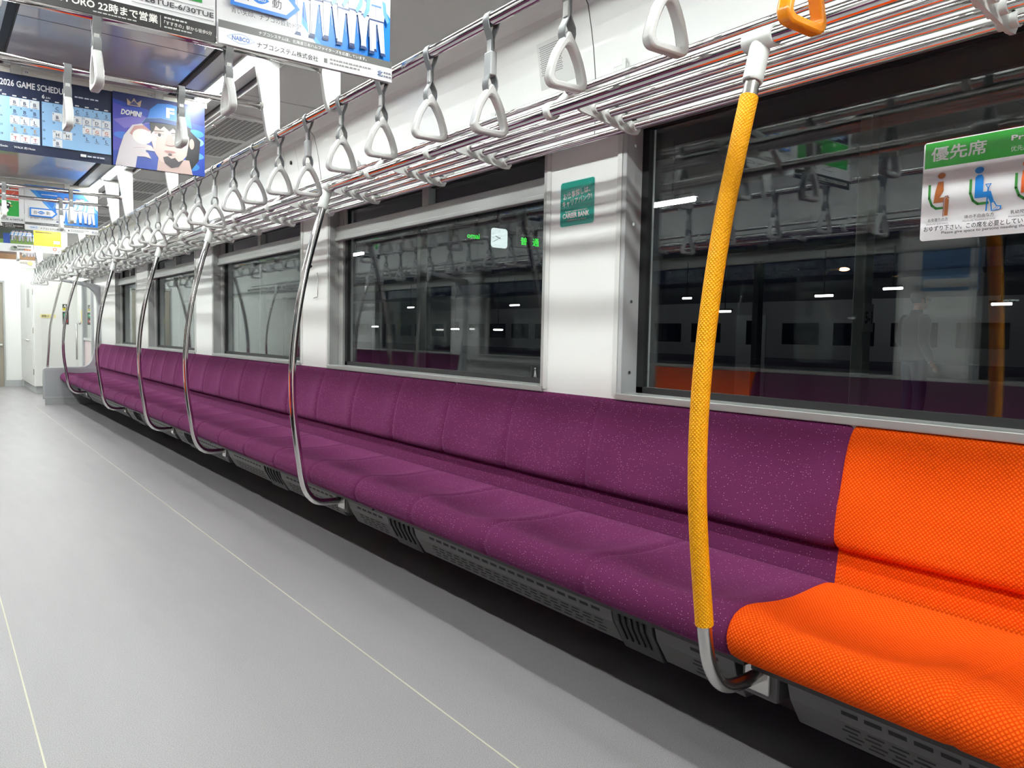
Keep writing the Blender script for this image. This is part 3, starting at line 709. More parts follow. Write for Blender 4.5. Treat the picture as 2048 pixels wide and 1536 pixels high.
def aquarium_poster(t, c):
    RED = (.66, .10, .06)
    c.rect(.40, .80, .52, .97, RED); c.rect(.80, .86, .93, .98, RED); c.text('AOAO!', .45, .855, .035, INK, .03, .19)
    c.rect(.05, .62, .58, .83, (.01, .012, .03)); c.ell(.25, .72, .12, .05, (.25, .45, .8)); c.ell(.34, .68, .10, .05, (.45, .65, .9)); c.poly([(.12, .66), (.30, .73), (.45, .65), (.30, .68)], (.6, .75, .9))
    c.rect(.61, .62, .93, .83, RED); c.line([(.66, .66), (.72, .76), (.80, .70), (.88, .80)], .003, (.85, .55, .5))
    c.rect(.05, .27, .93, .61, (.02, .32, .05))
    for a, b in ((.12, .52), (.3, .57), (.55, .5), (.8, .55), (.2, .4)): c.ell(a, b, .025, .03, (.7, .8, .7))
    penguin(c, .66, .42, .24, 1.43)
    c.text('4/28TUE-6/30TUE', .60, .178, .0145, INK, .014, .20); c.line([(.58, .235), (.99, .235)], .0012, INK); c.line([(.58, .155), (.99, .155)], .0012, INK)
    c.text('Penguin Party', .31, .178, .011, INK, 0, .10, shear=.4); c.line([(.30, .16), (.52, .16)], .0006, INK)
    c.rect(0, 0, 1, .125, (.012, .010, .010))
    c.text('AOAO SAPPORO 22時まで営業', .05, .04, .0225, (.84, .82, .76), .028, .335); c.rect(.715, .02, .718, .105, (.5, .48, .45))
    c.text('「すすきの」駅から徒歩5分', .735, .047, .0105, (.8, .78, .74), .015, .125); fake_lines(c, .735, .09, .15, 1, .02, .012, (.6, .6, .58), 3); fake_lines(c, .735, .024, .20, 1, .02, .010, (.5, .5, .48), 8); fake_lines(c, .40, .018, .28, 1, .02, .008, (.5, .5, .48), 12)
FR = ['cream poster rail at the top of the nearest hanging posters', 'cream poster rail holding the dark blue baseball schedule', 'grey poster rail holding the second arrow poster', 'poster rail holding the yellow poster', 'poster rail holding the farthest hanging poster']
PY = [2.32, 4.40, 7.70, 10.0, 12.4]
for y, l in zip(PY, FR): poster_frame(y, l)
def pair(y, la, lb):
    t, c = sheet('hanging_poster', la, XC-.515, XC-.002, 1.856, 2.228, y, 'aquarium posters'); aquarium_poster(t, c); c.build('artwork_print', t)
    t, c = sheet('hanging_poster', lb, XC+.002, XC+.545, 1.856, 2.228, y, 'arrow posters'); arrow_poster(t, c); c.build('artwork_print', t)
pair(2.32, 'aquarium poster with black lettered bottom band, cut off at the top left of the photo', 'large white and blue poster with arrow and ball players, nearest the camera')
pair(7.70, 'small distant aquarium poster with green penguin picture', 'small distant white and blue arrow poster behind the cross bar')
# baseball schedule, one wide sheet
t, c = sheet('hanging_poster', 'dark blue baseball game schedule poster with a pitcher in a blue cap', XC-.53, XC+.535, 1.866, 2.228, 4.40, None, NAVY)
W_, H_ = c.W, c.H; q = lambda x: (x-(XC-.53))/W_
c.text('2026 GAME SCHEDULE', q(.295), .835, .030, PW, .02, .285)
c.text('5', q(.26), .745, .018, PW, .03); c.text('MAY', q(.275), .745, .010, PW, .02)
c.text('6', q(.462), .745, .019, PW, .03); c.text('JUN', q(.478), .745, .010, PW, .02); fake_lines(c, q(.60), .83, .14, 1, .05, .018, (.6, .65, .75), 21)
def month(x0, x1, first, days, home):
    c.rect(q(x0), .13, q(x1), .70, LB); cw = (q(x1)-q(x0))/7; ch = .57/5; cells = []; d = 1
    L = [(q(x0)+cw*i+cw*.3, .712, q(x0)+cw*i+cw*.7, .726) for i in range(7)]; c.rects(L, PW)
    pos = {}
    for d in range(1, days+1):
        k = first+d-1; r, i = k//7, k % 7
        if r < 5: pos[d] = (q(x0)+cw*i, .70-ch*(r+1))
    c.rects([(pos[d][0]+cw*.03, pos[d][1]+ch*.04, pos[d][0]+cw*.97, pos[d][1]+ch*.96) for d in home if d in pos], (.80, .82, .85))
    for d, (x, y) in pos.items(): c.text(str(d), x+cw*.06, y+ch*.70, .008, INK, .02)
    for d, s in TEAM.items():
        if d in pos: c.text(s, pos[d][0]+cw*.5, pos[d][1]+ch*.24, .016, {'G': (.55, .12, .02), 'H': INK, 'E': (.5, .25, .03), 'T': (.45, .03, .03)}.get(s, (.05, .06, .12)), .012, None, 'c')
    c.rects([(x+cw*.25, y+ch*.06, x+cw*.75, y+ch*.13) for d, (x, y) in pos.items() if d in TEAM], (.2, .22, .3))
TEAM = {1: 'B', 2: 'B', 3: 'B', 5: 'L', 6: 'L', 8: 'B', 9: 'B', 10: 'B', 12: 'H', 13: 'H', 15: 'L', 16: 'L', 17: 'L', 19: 'M', 20: 'M', 22: 'E', 23: 'E', 24: 'E', 26: 'M', 27: 'M', 29: 'T', 30: 'T', 31: 'T'}
month(XC-.50, .452, 4, 31, [1, 2, 3, 15, 16, 17, 29, 30, 31])
TEAM = {2: 'C', 3: 'C', 4: 'C', 5: 'S', 6: 'S', 7: 'S', 9: 'B', 10: 'B', 11: 'B', 12: 'D', 13: 'D', 14: 'D', 19: 'G', 20: 'G', 21: 'G', 23: 'H', 24: 'H', 26: 'L', 27: 'L', 28: 'L', 30: 'B'}
month(.460, .757, 0, 30, [9, 10, 11, 12, 13, 14, 19, 20, 21, 23, 24, 30])
c.text('BUS 約5min', q(.25), .045, .012, PW, .02, .07); c.text('WALK 約19min', q(.345), .045, .012, PW, .02, .085); c.rects([(q(.62), .05, q(.645), .085)], PW); fake_lines(c, q(.65), .055, .10, 1, .02, .02, (.6, .65, .75), 30)
# printed portrait
x0 = q(.764); Z = lambda a, b: (x0+a*(1-x0), b)
c.rect(x0, 0, 1, 1, (.012, .05, .36)); c.poly([Z(0, 1), Z(1, 1), Z(1, .72), Z(.5, .80), Z(0, .9)], (.008, .02, .13)); c.poly([Z(0, .85), Z(.35, .72), Z(.40, .30), Z(0, .2)], (.06, .06, .42)); c.poly([Z(.0, .62), Z(.3, .74), Z(.42, .66), Z(.12, .52)], (.16, .13, .48))
for a, b, r, cc in ((.86, .48, .13, (.22, .45, .72)), (.90, .28, .09, (.10, .30, .62)), (.10, .42, .09, (.04, .16, .62)), (.82, .12, .12, (.03, .2, .5)), (.89, .6, .1, (.04, .22, .6))): c.ell(*Z(a, b), r*(1-x0), r*.55, cc)
c.poly([Z(.80, .66), Z(.95, .50), Z(.93, .22), Z(.84, .06), Z(.78, .20)], (.008, .007, .012))                # long hair
c.poly([Z(.46, -.0), Z(.48, .20), Z(.82, .20), Z(.86, 0)], (.50, .36, .33))                              # neck
c.poly([Z(.40, .62), Z(.39, .45), Z(.43, .27), Z(.50, .14), Z(.60, .09), Z(.70, .12), Z(.79, .26), Z(.82, .48), Z(.82, .66)], (.60, .44, .40))
c.poly([Z(.40, .60), Z(.43, .55), Z(.46, .45), Z(.44, .30), Z(.41, .40)], (.72, .60, .60)); c.ell(*Z(.85, .44), .028*(1-x0), .075, (.55, .33, .29))
c.poly([Z(.385, .66), Z(.40, .50), Z(.43, .55), Z(.45, .62), Z(.50, .58), Z(.54, .63), Z(.60, .57), Z(.64, .62), Z(.70, .56), Z(.78, .62), Z(.83, .50), Z(.84, .68)], (.01, .008, .01))
for a in (.485, .675):
    c.ell(*Z(a, .495), .042*(1-x0), .020, (.75, .70, .70)); c.ell(*Z(a+.005, .499), .018*(1-x0), .022, (.02, .015, .02)); c.line([Z(a-.05, .515), Z(a, .527), Z(a+.05, .508)], .0016, (.05, .03, .03)); c.line([Z(a-.055, .548), Z(a+.05, .560)], .004, (.03, .02, .02))
c.poly([Z(.585, .52), Z(.56, .40), Z(.57, .375), Z(.63, .365), Z(.66, .385), Z(.625, .52)], (.50, .34, .31)); c.line([Z(.555, .378), Z(.60, .365), Z(.655, .382)], .0022, (.22, .10, .10))
c.ell(*Z(.605, .285), .062*(1-x0), .018, (.42, .20, .19)); c.line([Z(.54, .29), Z(.605, .281), Z(.67, .288)], .0014, (.15, .05, .05))
c.poly([Z(.53, .20), Z(.55, .12), Z(.62, .06), Z(.70, .09), Z(.76, .2), Z(.70, .16), Z(.66, .21), Z(.62, .19), Z(.58, .22)], (.035, .025, .03)); c.ell(*Z(.605, .245), .022*(1-x0), .014, (.05, .035, .04))
c.poly([Z(.36, .70), Z(.39, .84), Z(.47, .93), Z(.60, .955), Z(.74, .93), Z(.83, .83), Z(.85, .66), Z(.70, .70), Z(.52, .71)], (.015, .17, .56)); c.poly([Z(.29, .60), Z(.34, .70), Z(.50, .735), Z(.70, .725), Z(.84, .68), Z(.66, .665), Z(.48, .675), Z(.36, .655)], (.006, .05, .20)); c.line([Z(.29, .605), Z(.345, .705), Z(.50, .737), Z(.70, .727)], .0012, (.3, .45, .7))
c.text('F', q(.764)+.565*(1-x0), .755, .052, (.82, .82, .84), .045, .040)
c.poly([Z(.02, 0), Z(.06, .22), Z(.11, .42), Z(.20, .58), Z(.30, .62), Z(.40, .53), Z(.38, .46), Z(.28, .47), Z(.27, .36), Z(.40, .33), Z(.43, .26), Z(.34, .26), Z(.36, .17), Z(.25, .16), Z(.23, 0)], (.60, .55, .58)); c.poly([Z(.17, .46), Z(.22, .57), Z(.32, .60), Z(.40, .53), Z(.30, .52), Z(.22, .42)], (.50, .25, .24))
c.ell(*Z(.305, .44), .105*(1-x0), .105, (.78, .76, .72)); c.line([Z(.36, .53), Z(.32, .46), Z(.33, .37), Z(.38, .345)], .001, (.4, .42, .6)); c.poly([Z(.22, .30), Z(.40, .33), Z(.44, .26), Z(.36, .27), Z(.30, .29)], (.66, .58, .58)); c.poly([Z(.20, .22), Z(.36, .23), Z(.40, .15), Z(.32, .17)], (.62, .54, .55)); c.line([Z(.21, .27), Z(.34, .30)], .0012, (.35, .2, .22))
c.text('DOMIN!', q(.764)+.08*(1-x0), .700, .028, PW, .04, .098, shear=.25)
c.poly([Z(.15, .84), Z(.145, .93), Z(.19, .88), Z(.22, .95), Z(.25, .885), Z(.30, .94), Z(.285, .84)], (.45, .30, .22)); c.poly([Z(.17, .85), Z(.19, .875), Z(.22, .91), Z(.25, .875), Z(.27, .85)], (.03, .04, .15))
c.build('artwork_print', t)
tags = Canvas((XC-.552, 4.4-.0085, 2.228), (1, 0, 0), (0, 0, 1), 1.104, .036, .3)
for x, s in ((-.27, 'T9'), (.268, 'T10')): tags.ell((x+.552)/1.104, .36, .0105/1.104, .30, PW); tags.text(s, (x+.552)/1.104, .22, .010, INK, .02, None, 'c')
tags.build('number_sticker', [o for o in bpy.data.objects if o.name.startswith('poster_hanger')][1])
# yellow poster, sports picture beside it, farthest picture
t, c = sheet('hanging_poster', 'yellow hanging poster with white bottom band far down the aisle', .952, 1.212, 1.858, 2.108, 10.0, None, YEL)
fake_lines(c, .06, .86, .85, 1, .06, .05, (.06, .05, .01), 40); fake_lines(c, .30, .62, .62, 1, .05, .03, (.75, .35, .02), 41); fake_lines(c, .10, .45, .55, 2, .08, .03, (.80, .45, .05), 42); c.rect(.72, .42, .95, .55, PW); fake_lines(c, .74, .46, .18, 1, .05, .05, (.3, .45, .6), 44)
c.rect(0, 0, 1, .30, PW); c.text('えきねっと', .07, .10, .034, (.02, .30, .30), .05, .150); c.text('えきねっと', .07, .105, .031, (.80, .84, .82), .0, .150); c.ell(.76, .19, .07, .075, (.72, .16, .04)); c.ell(.76, .19, .04, .045, PW); c.text('JR', .91, .06, .014, INK, .02, None, 'c'); c.build('artwork_print', t)
t, c = sheet('hanging_poster', 'green sports ground poster beside the yellow poster', .42, .948, 1.85, 2.108, 10.0, None, PW)
c.rect(0, .34, 1, 1, (.05, .07, .05)); c.poly([(0, .34), (1, .34), (1, .60), (.5, .5), (0, .55)], (.16, .30, .05)); c.rect(.48, .34, .60, .75, (.02, .07, .35))
for i, x in enumerate((.66, .72, .79, .86, .93)): player(c, x, .44, .46, 0, (.25, .22, .12) if i % 2 else (.5, .5, .6), (.02, .03, .08), 2.0)
fake_lines(c, .72, .22, .24, 2, .12, .05, (.15, .16, .14), 50); c.ell(.66, .16, .06, .09, (.30, .34, .28)); c.ell(.68, .19, .03, .05, (.05, .06, .06)); fake_lines(c, .84, .09, .15, 1, .1, .05, (.72, .2, .04), 52); c.build('artwork_print', t)
t, c = sheet('hanging_poster', 'brown field picture on the farthest hanging poster', .60, 1.195, 1.84, 2.2, 12.4, None, PW)
c.rect(0, .28, 1, 1, (.12, .075, .055)); c.poly([(0, .28), (1, .28), (1, .45), (0, .5)], (.26, .13, .05)); c.poly([(0, .55), (.5, .62), (.9, .5), (.9, .58), (.4, .70), (0, .66)], (.30, .22, .20))
for i, x in enumerate((.84, .90, .96)): player(c, x, .40, .35, 0, (.35, .33, .36), (.05, .03, .03), 2.0)
fake_lines(c, .70, .16, .28, 1, .1, .07, (.45, .40, .30), 60); c.ell(.90, .17, .05, .08, (.75, .6, .25)); c.build('artwork_print', t)

# ------------------------------------------------------------------ stickers and small fittings on the right wall
def plate(w_, h, r, n=6):
    P = []
    for cx, cy, a in ((w_-r, r, -90), (w_-r, h-r, 0), (r, h-r, 90), (r, r, 180)):
        P += [(cx+r*math.cos(math.radians(a+90*i/n)), cy+r*math.sin(math.radians(a+90*i/n))) for i in range(n+1)]
    return P
def wall_sticker(name, label, cat, x, ytop, z0, w_, h, colr, r=.008, th=.0008, gloss=.2):
    """a sticker on a plane x = const, read with the car's length running to the left"""
    t = thing(name, label, cat, (x, ytop, z0))
    P = plate(w_, h, r); b = MB()
    b.add([(-e, -u, v) for e in (0, th) for u, v in P], [tuple(range(len(P))), tuple(range(2*len(P)-1, len(P)-1, -1))]+[(i, (i+1) % len(P), (i+1) % len(P)+len(P), i+len(P)) for i in range(len(P))])
    b.build('sticker_sheet', mat('sticker %d %d %d' % tuple(int(k*100) for k in colr), colr, gloss, coat=.3), t)
    return t, Canvas((x-th, ytop, z0), (0, -1, 0), (0, 0, 1), w_, h, gloss)
GRN = (.004, .33, .25); W8 = (.82, .84, .83)
t, c = wall_sticker('advert_sticker', 'green job agency sticker on the white pillar between two windows', 'sticker', WX-.0005, 2.338, 1.467, .198, .172, (.70, .80, .77), .014)
c._put([(x*.96+.004, y*.96+.0035) for x, y in plate(.198, .172, .012)], [tuple(range(28))], GRN)
c.text('お仕事探しは、', .11, .60, .024, W8, .022, .150, rot=.10); c.text('キャリアバンク!', .09, .43, .024, W8, .022, .165, rot=.10)
c.text('THE BEST CAREER OPPORTUNITY', .17, .315, .0055, W8, .01, .125); c.text('CAREER BANK', .10, .19, .019, W8, .035, .150); c.text('CAREERBANK Recruitment', .22, .125, .006, W8, .01, .11)
c.line([(.80, .80), (.85, .88)], .0012, (.05, .5, .4)); c.ell(.86, .84, .05, .06, (.02, .40, .31)); c.build('printed_lettering', t)
# priority seat sticker, stuck on the inside of the near window pane
PX = GX-.0034
t, c = wall_sticker('priority_seat_sticker', 'green and white priority seat sticker on the near window pane', 'sticker', PX, 1.003, 1.312, .60, .246, (.80, .80, .82), .008)
G2 = (.012, .36, .018); BRN = (.50, .13, .008); BL2 = (.005, .28, .85); OR2 = (.85, .13, .01)
c.rect(.006, .735, .994, .99, G2)
c.text('優先席', .032, .80, .034, (.66, .70, .66), .022, .128); c.text('Priority Seat', .335, .865, .016, W8, .02, .15); c.text('优先座位', .335, .775, .013, (.55, .75, .55), .0, .052); c.text('우선석', .47, .775, .013, (.55, .75, .55), .0, .04); c.text('優先座位', .58, .775, .013, (.55, .75, .55), .0, .052)
def seatmark(x, y): c.line([(x, y+.26), (x, y+.13), (x+.012, y+.055), (x+.03, y+.02), (x+.068, y+.02)], .0058, (.03, .30, .04))
def sitter(x, y, col, lean=.012):
    c.ell(x+.035+lean, y+.345, .0155, .03, col); c.poly([(x+.018, y+.075), (x+.018+lean*.6, y+.20), (x+.022+lean, y+.285), (x+.044+lean, y+.285), (x+.048+lean*.8, y+.19), (x+.042, y+.125), (x+.075, y+.125), (x+.078, y+.075)], col)
    c.poly([(x+.058, y-.06), (x+.078, y-.06), (x+.08, y+.10), (x+.058, y+.12)], col)
for x, col in ((.032, BRN),): seatmark(x, .30); sitter(x, .30, col)
c.line([(.093, .235), (.093, .40), (.098, .43), (.107, .435), (.113, .41)], .0035, (.75, .72, .72)); c.line([(.092, .235), (.092, .40), (.097, .43), (.106, .435), (.112, .41)], .0018, (.35, .06, .02))
seatmark(.195, .30); c.ell(.226, .645, .017, .032, BL2); c.poly([(.212, .38), (.212, .58), (.222, .60), (.236, .60), (.243, .57), (.243, .43), (.272, .43), (.285, .33), (.272, .32), (.262, .375), (.218, .375)], BL2)
c.line([(.258, .245), (.262, .46)], .003, BL2); c.line([(.262, .46), (.252, .50), (.272, .50), (.262, .46)], .0018, BL2); c.poly([(.277, .235), (.272, .32), (.287, .33), (.297, .285), (.313, .28), (.312, .245)], BL2); c.poly([(.281, .243), (.277, .312), (.284, .32), (.295, .275), (.308, .272), (.308, .25)], W8)
c.line([(.284, .25), (.296, .27)], .0012, BL2); c.line([(.294, .247), (.304, .27)], .0012, BL2)
for x, col in ((.362, OR2), (.53, OR2), (.70, (.35, .05, .3))): seatmark(x, .30); sitter(x, .30, col, 0); c.ell(x+.075, .56, .012, .022, (.75, .05, .05)); c.poly([(x+.055, .45), (x+.062, .54), (x+.085, .53), (x+.085, .45)], (.75, .05, .05))
for s, e, x, wd in (('お年寄りの方', 'Elderly persons', .03, .042), ('体の不自由な方', 'Physically disabled persons', .175, .058), ('乳幼児をお連れの方', 'Persons with the young children', .345, .075), ('妊娠中の方', 'Expecting mothers', .54, .05)):
    c.text(s, x+.005, .185, .0085, INK, .01, wd*1.15); c.text(e, x, .150, .0045, INK, .0, wd*1.25)
c.text('おゆずり下さい。この席を必要としている方がいます。', .022, .088, .0130, INK, .016, .305); c.text('Please give space to persons needing the priority seat.', .095, .045, .0085, INK, .012, .25)
c.build('printed_lettering', t)
t, c = wall_sticker('access_sticker', 'small dark pictogram sticker low on the window left of the pillar', 'sticker', GX-.0034, 2.60, .872, .112, .058, (.02, .022, .025), .002)
for x in (.04, .54): c.rect(x, .06, x+.42, .94, (.012, .014, .016))
c.ell(.24, .78, .045, .07, (.45, .46, .47)); c.poly([(.17, .15), (.22, .66), (.28, .66), (.33, .15), (.27, .15), (.25, .4), (.22, .15)], (.45, .46, .47)); c.ell(.72, .80, .04, .07, (.45, .46, .47)); c.line([(.72, .72), (.72, .45), (.82, .42), (.86, .2)], .004, (.45, .46, .47)); c.line([(.68, .55), (.64, .35), (.70, .18), (.80, .22)], .003, (.45, .46, .47)); c.build('printed_pictogram', t)
# perforated speaker cover on the upper wall
SV = Vector((-.028, 0, .165)).normalized()
t = thing('speaker_cover', 'white perforated speaker cover on the upper wall behind the large strap handle', 'speaker cover', (1.879, 2.366, 1.975))
c = Canvas((1.8815, 2.366, 1.975), (0, -1, 0), SV, .20, .167, .3); c.STEP = .003
c.rect(0, 0, 1, 1, (.76, .77, .75)); c.STEP = .0017; L = []
for i in range(14):
    for j in range(15): L.append((.06+.043*i*1.0+(.02 if j % 2 else 0), .30+.042*j, .06+.043*i+.033+(.02 if j % 2 else 0), .30+.042*j+.016))
c.rects(L, (.10, .10, .11)); c.build('perforated_plate', t)
for y, s, lab in ((2.66, '8', 'small white poster clip with a number eight above the rack'), (1.94, '', 'small white poster clip above the rack near the yellow pole'), (3.95, '', 'small white poster clip above the rack behind the strap handles'), (5.6, '6', 'small white poster clip with a number six above the rack')):
    t = thing('poster_clip', lab, 'poster clip', (1.886, y, 1.90), 0, 'poster clips along the upper wall')
    MB().box(-.012, 0, -.035, .035, 0, .062).build('clip_plate', WHITE2, t, bevel=.004)
    MB().box(-.018, -.010, -.03, -.012, .004, .075).build('spring_tab', TEE, t, bevel=.002)
    if s:
        c = Canvas((1.886-.0125, y+.01, 1.93), (0, -1, 0), (0, 0, 1), .03, .03); c.text(s, .5, .3, .014, INK, .02, None, 'c'); c.build('number', t)
# access hatch outline with a lock
t = thing('access_hatch', 'small access hatch with black lock in the upper wall', 'hatch', (1.87, 4.82, 1.96))
b = MB(); yy = (4.75, 4.94)
for y in yy:
    for (x0, z0), (x1, z1) in zip(PROF[1:6], PROF[2:6]): b.add([(x0-.0015-1.87, y-4.82-.001, z0-1.96), (x0-.0015-1.87, y-4.82+.001, z0-1.96), (x1-.0015-1.87, y-4.82+.001, z1-1.96), (x1-.0015-1.87, y-4.82-.001, z1-1.96)], [(0, 1, 2, 3)])
b.add([(.0133, -.07, -.028), (.0133, .12, -.028), (.0133, .12, -.03), (.0133, -.07, -.03)], [(0, 1, 2, 3)])
b.build('hatch_outline', CSEAM, t)
MB().tube([(-.010, .03, .15), (-.018, .03, .15)], .012, 10).build('lock', BLACK, t)
# thin white cable loop and a coat hook by the second pillar
t = thing('wall_bracket', 'thin grey wire holder on the white pillar behind the second pole', 'wire holder', (1.955, 4.72, 1.3))
MB().tube([(-.002, -.06, .12), (-.004, -.075, .10), (-.004, -.075, -.02), (-.004, -.07, -.03), (-.004, -.01, -.035)], .0025, 6).build('wire', SATIN, t, 'all')
MB().ball((-.012, .03, .165), .012, 6).tube([(0, .03, .165), (-.012, .03, .165)], .006, 8).build('stud', BLACK, t, 'all')

# ------------------------------------------------------------------ end boards closing the benches
def end_board(y, right, label, pole_part=True):
    t = thing('end_board', label, 'seat end board', (WX if right else 2*XC-WX, y, 0), 0 if right else PI); X = lambda x: x-WX
    P = [(1.25, .075), (1.25, .465), (1.257, .49), (1.28, .505), (1.70, .507), (1.76, .52), (1.805, .55), (1.84, .605), (1.862, .70), (1.895, .90), (1.915, 1.10), (1.918, 1.40), (1.905, 1.49), (1.87, 1.56), (1.80, 1.622), (1.66, 1.655), (1.47, 1.685), (1.462, 1.715), (1.60, 1.70), (1.80, 1.68), (1.90, 1.66), (1.958, 1.65), (1.958, .075)]
    MB().prism([(X(a), b) for a, b in P], 0, .04).build('board', mat('pale grey end board', (.46, .47, .49), .4), t, bevel=.006)
    MB().prism([(X(1.27), .11), (X(1.27), .47), (X(1.70), .485), (X(1.90), .485), (X(1.90), .11)], -.003, .001).build('inset_panel', mat('grey inset panel', (.40, .41, .43), .35), t)
    MB().box(X(1.27), X(1.95), .004, .036, 0, .08).build('base_plinth', GREYF, t)
    tr = MB(); q = [(X(a), b) for a, b in P[:17]]
    tr.tube([(a, .02, b) for a, b in q], .006, 6, up=(0, 1, 0)); tr.build('edge_trim', ALU, t, 'all')
    if pole_part: MB().tube([(X(x), .02, z) for x, z in finer([(1.305, .50), (1.322, .75), (1.345, 1.05), (1.39, 1.28), (1.44, 1.50), (1.485, 1.69)], 4)], .0165, 12, up=(0, 1, 0)).build('pole', SATIN, t, 'all')
end_board(12.28, True, 'pale grey end board with curved arm closing the purple bench at the far end')
end_board(7.17, False, 'pale grey curved end board of the opposite bench, reflected in the second window')
t = thing('side_handrail', 'steel handrail along the opposite wall reflected low in the second window', 'hand rail', (2*XC-WX, 6.0, .78))
MB().tube([(.06, -.75, 0), (.06, .95, 0)], .016, 12).build('rail', CHROME, t, 'all')
b = MB()
for y in (-.6, .1, .8): b.tube([(0, y, -.02), (.06, y, 0)], .012, 8)
b.build('rail_bracket', SATIN, t)
t = thing('blue_notice', 'dim blue notice on the opposite pillar reflected in the near window', 'notice', (2*XC-WX, 2.13, 1.36)); box('notice_sheet', (0, .003, -.16, .16, 0, .24), mat('blue notice', (.10, .22, .42), .4), t); box('white_band', (.003, .0036, -.15, .15, .02, .07), WHITE, t)
t = thing('wall_notice', 'yellow and cream notice on the opposite wall reflected in the second window', 'notice', (2*XC-WX+.001, 5.15, 1.05))
box('notice_board', (0, .012, -.12, .12, 0, .5), mat('cream notice', (.55, .5, .36), .4), t); box('yellow_panel', (.0115, .0135, -.12, .12, .16, .34), mat('yellow notice', (.75, .42, .02), .4), t)

# ------------------------------------------------------------------ cab end: equipment cabinet, intercom, labels, side door
t = thing('equipment_cabinet', 'tall white equipment cabinet with silver lever beside the cab door', 'cabinet', (1.34, 14.3, 0))
MB().box(0, .62, 0, 2.0, .115, 1.84).build('body', mat('cabinet white', (.76, .76, .73), .4), t, bevel=.012)
MB().box(.03, .62, .04, 2.0, 0, .12).build('kick_base', GREYF, t)
MB().box(-.012, .001, .08, .95, .16, 1.78).build('door', WHITE2, t, bevel=.004)
MB().box(-.012, .001, .98, 1.92, .16, 1.78).build('door', WHITE2, t, bevel=.004)
MB().box(.10, .60, -.01, .001, .16, 1.80).build('side_panel', mat('cabinet white', (.76, .76, .73), .4), t, bevel=.004)
MB().box(-.02, -.011, .45, .75, 1.36, 1.66).box(-.022, -.019, .48, .72, 1.38, 1.64).build('notice_frame', ALU, t, bevel=.002)
MB().tube([(-.012, .55, .83), (-.05, .55, .83), (-.055, .75, .835), (-.055, 1.05, .85)], .012, 8).build('lever_handle', SATIN, t, 'sharp')
h = MB()
for z in (.3, .95, 1.55): h.tube([(-.004, .03, z), (-.004, .03, z+.09)], .01, 8)
h.build('hinge', SATIN, t)
def face_card(name, label, cat, x0, z0, w_, h, colr, txt=None):
    t = thing(name, label, cat, (x0, 14.288, z0)); box('card', (0, w_, -.004, 0, 0, h), mat('card %d %d %d' % tuple(int(k*100) for k in colr), colr, .4), t)
    return t, Canvas((x0, 14.2835, z0), (1, 0, 0), (0, 0, 1), w_, h)
t, c = face_card('ladder_label', 'yellow escape ladder label on the white cabinet', 'label', 1.43, 1.195, .21, .06, (.78, .70, .35)); c.text('避難はしご', .08, .2, .034, (.12, .10, .04), .02, .17); c.build('printed_lettering', t)
t, c = face_card('intercom_panel', 'small dark panel with green and red round buttons at the cab end', 'intercom', 1.735, 1.10, .085, .20, (.05, .05, .05))
c.ell(.5, .74, .36, .17, (.02, .45, .20)); c.ell(.5, .28, .36, .17, (.55, .05, .06)); c.poly([(.3, .78), (.5, .66), (.7, .78), (.5, .82)], PW); c.ell(.5, .28, .14, .07, PW); c.build('printed_buttons', t)
t, c = face_card('exit_label', 'small white and yellow pictogram label above the intercom', 'label', 1.735, 1.32, .07, .10, (.75, .75, .72)); c.rect(0, 0, 1, .4, (.75, .62, .05)); c.rect(0, .4, 1, 1, (.06, .07, .05)); c.poly([(.2, .45), (.4, .9), (.6, .9), (.8, .45), (.6, .45), (.5, .65)], PW); c.build('printed_pictogram', t)
d2 = bpy.data.objects.new('door_2', None); COL.objects.link(d2); struct(d2)
MB().box(1.93, 1.962, 13.72, 14.22, .05, 1.84).build('door_leaf', WHITE2, d2, bevel=.006)
MB().box(1.915, 1.962, 13.60, 13.70, 0, 1.86).box(1.925, 1.962, 12.86, 12.93, 0, 1.86).box(1.925, 1.962, 12.93, 13.60, 1.80, 1.86).box(1.925, 1.962, 12.93, 13.6, .86, .9).build('door_frame', GREYF, d2, bevel=.004)
MB().box(1.945, 1.962, 12.93, 13.60, .04, .86).build('lower_panel', mat('pale pink panel', (.60, .50, .50), .4), d2)
MB().box(1.95, 1.957, 12.93, 13.60, .9, 1.8).build('pane', mat('grey reflecting door glass', (.20, .22, .21), .08, coat=1.0), d2)
MB().tube([(1.89, 14.0, .55), (1.89, 14.0, 1.12)], .014, 8).build('grab_bar', SATIN, d2, 'all')
MB().ball((1.915, 13.85, 1.13), (.02, .06, .03), 6).build('door_handle', SATIN, d2, 'all')
t = thing('door_label', 'narrow yellow label on the frame of the far side door', 'label', (1.912, 13.65, 1.13)); box('card', (-.002, 0, -.03, .03, 0, .19), mat('card 75 60 20', (.75, .60, .20), .4), t)

# ------------------------------------------------------------------ the night station outside
ASPH = mat('dark platform paving', (.05, .05, .052), .8)
g = box('ground', (2.4, 60, -30, 70, -1.4, -1.2), mat('track ballast', (.02, .02, .02), .9)); struct(g)
p = box('platform', (2.45, 11.4, -12, 60, -1.25, -.01), ASPH); struct(p)
PM = mat('painted column', (.30, .32, .28), .5); TUBE = mat('platform tube light', (.9, .9, .9), .5, emit=(.95, 1.0, 1.0), estr=200)
TUBE2 = mat('distant tube light', (.9, .9, .9), .5, emit=(1.0, .97, .92), estr=9)
CAN = mat('dark canopy steel', (.008, .008, .009), .7)
t = thing('platform_canopy', 'dark platform canopy roof beyond the near window', 'canopy', (7.3, 20, 3.1))
MB().box(-2.3, 2.3, -32, 40, .25, .32).build('roof', CAN, t); MB().box(-.12, .12, -32, 40, .12, .25).build('ridge_beam', CAN, t)
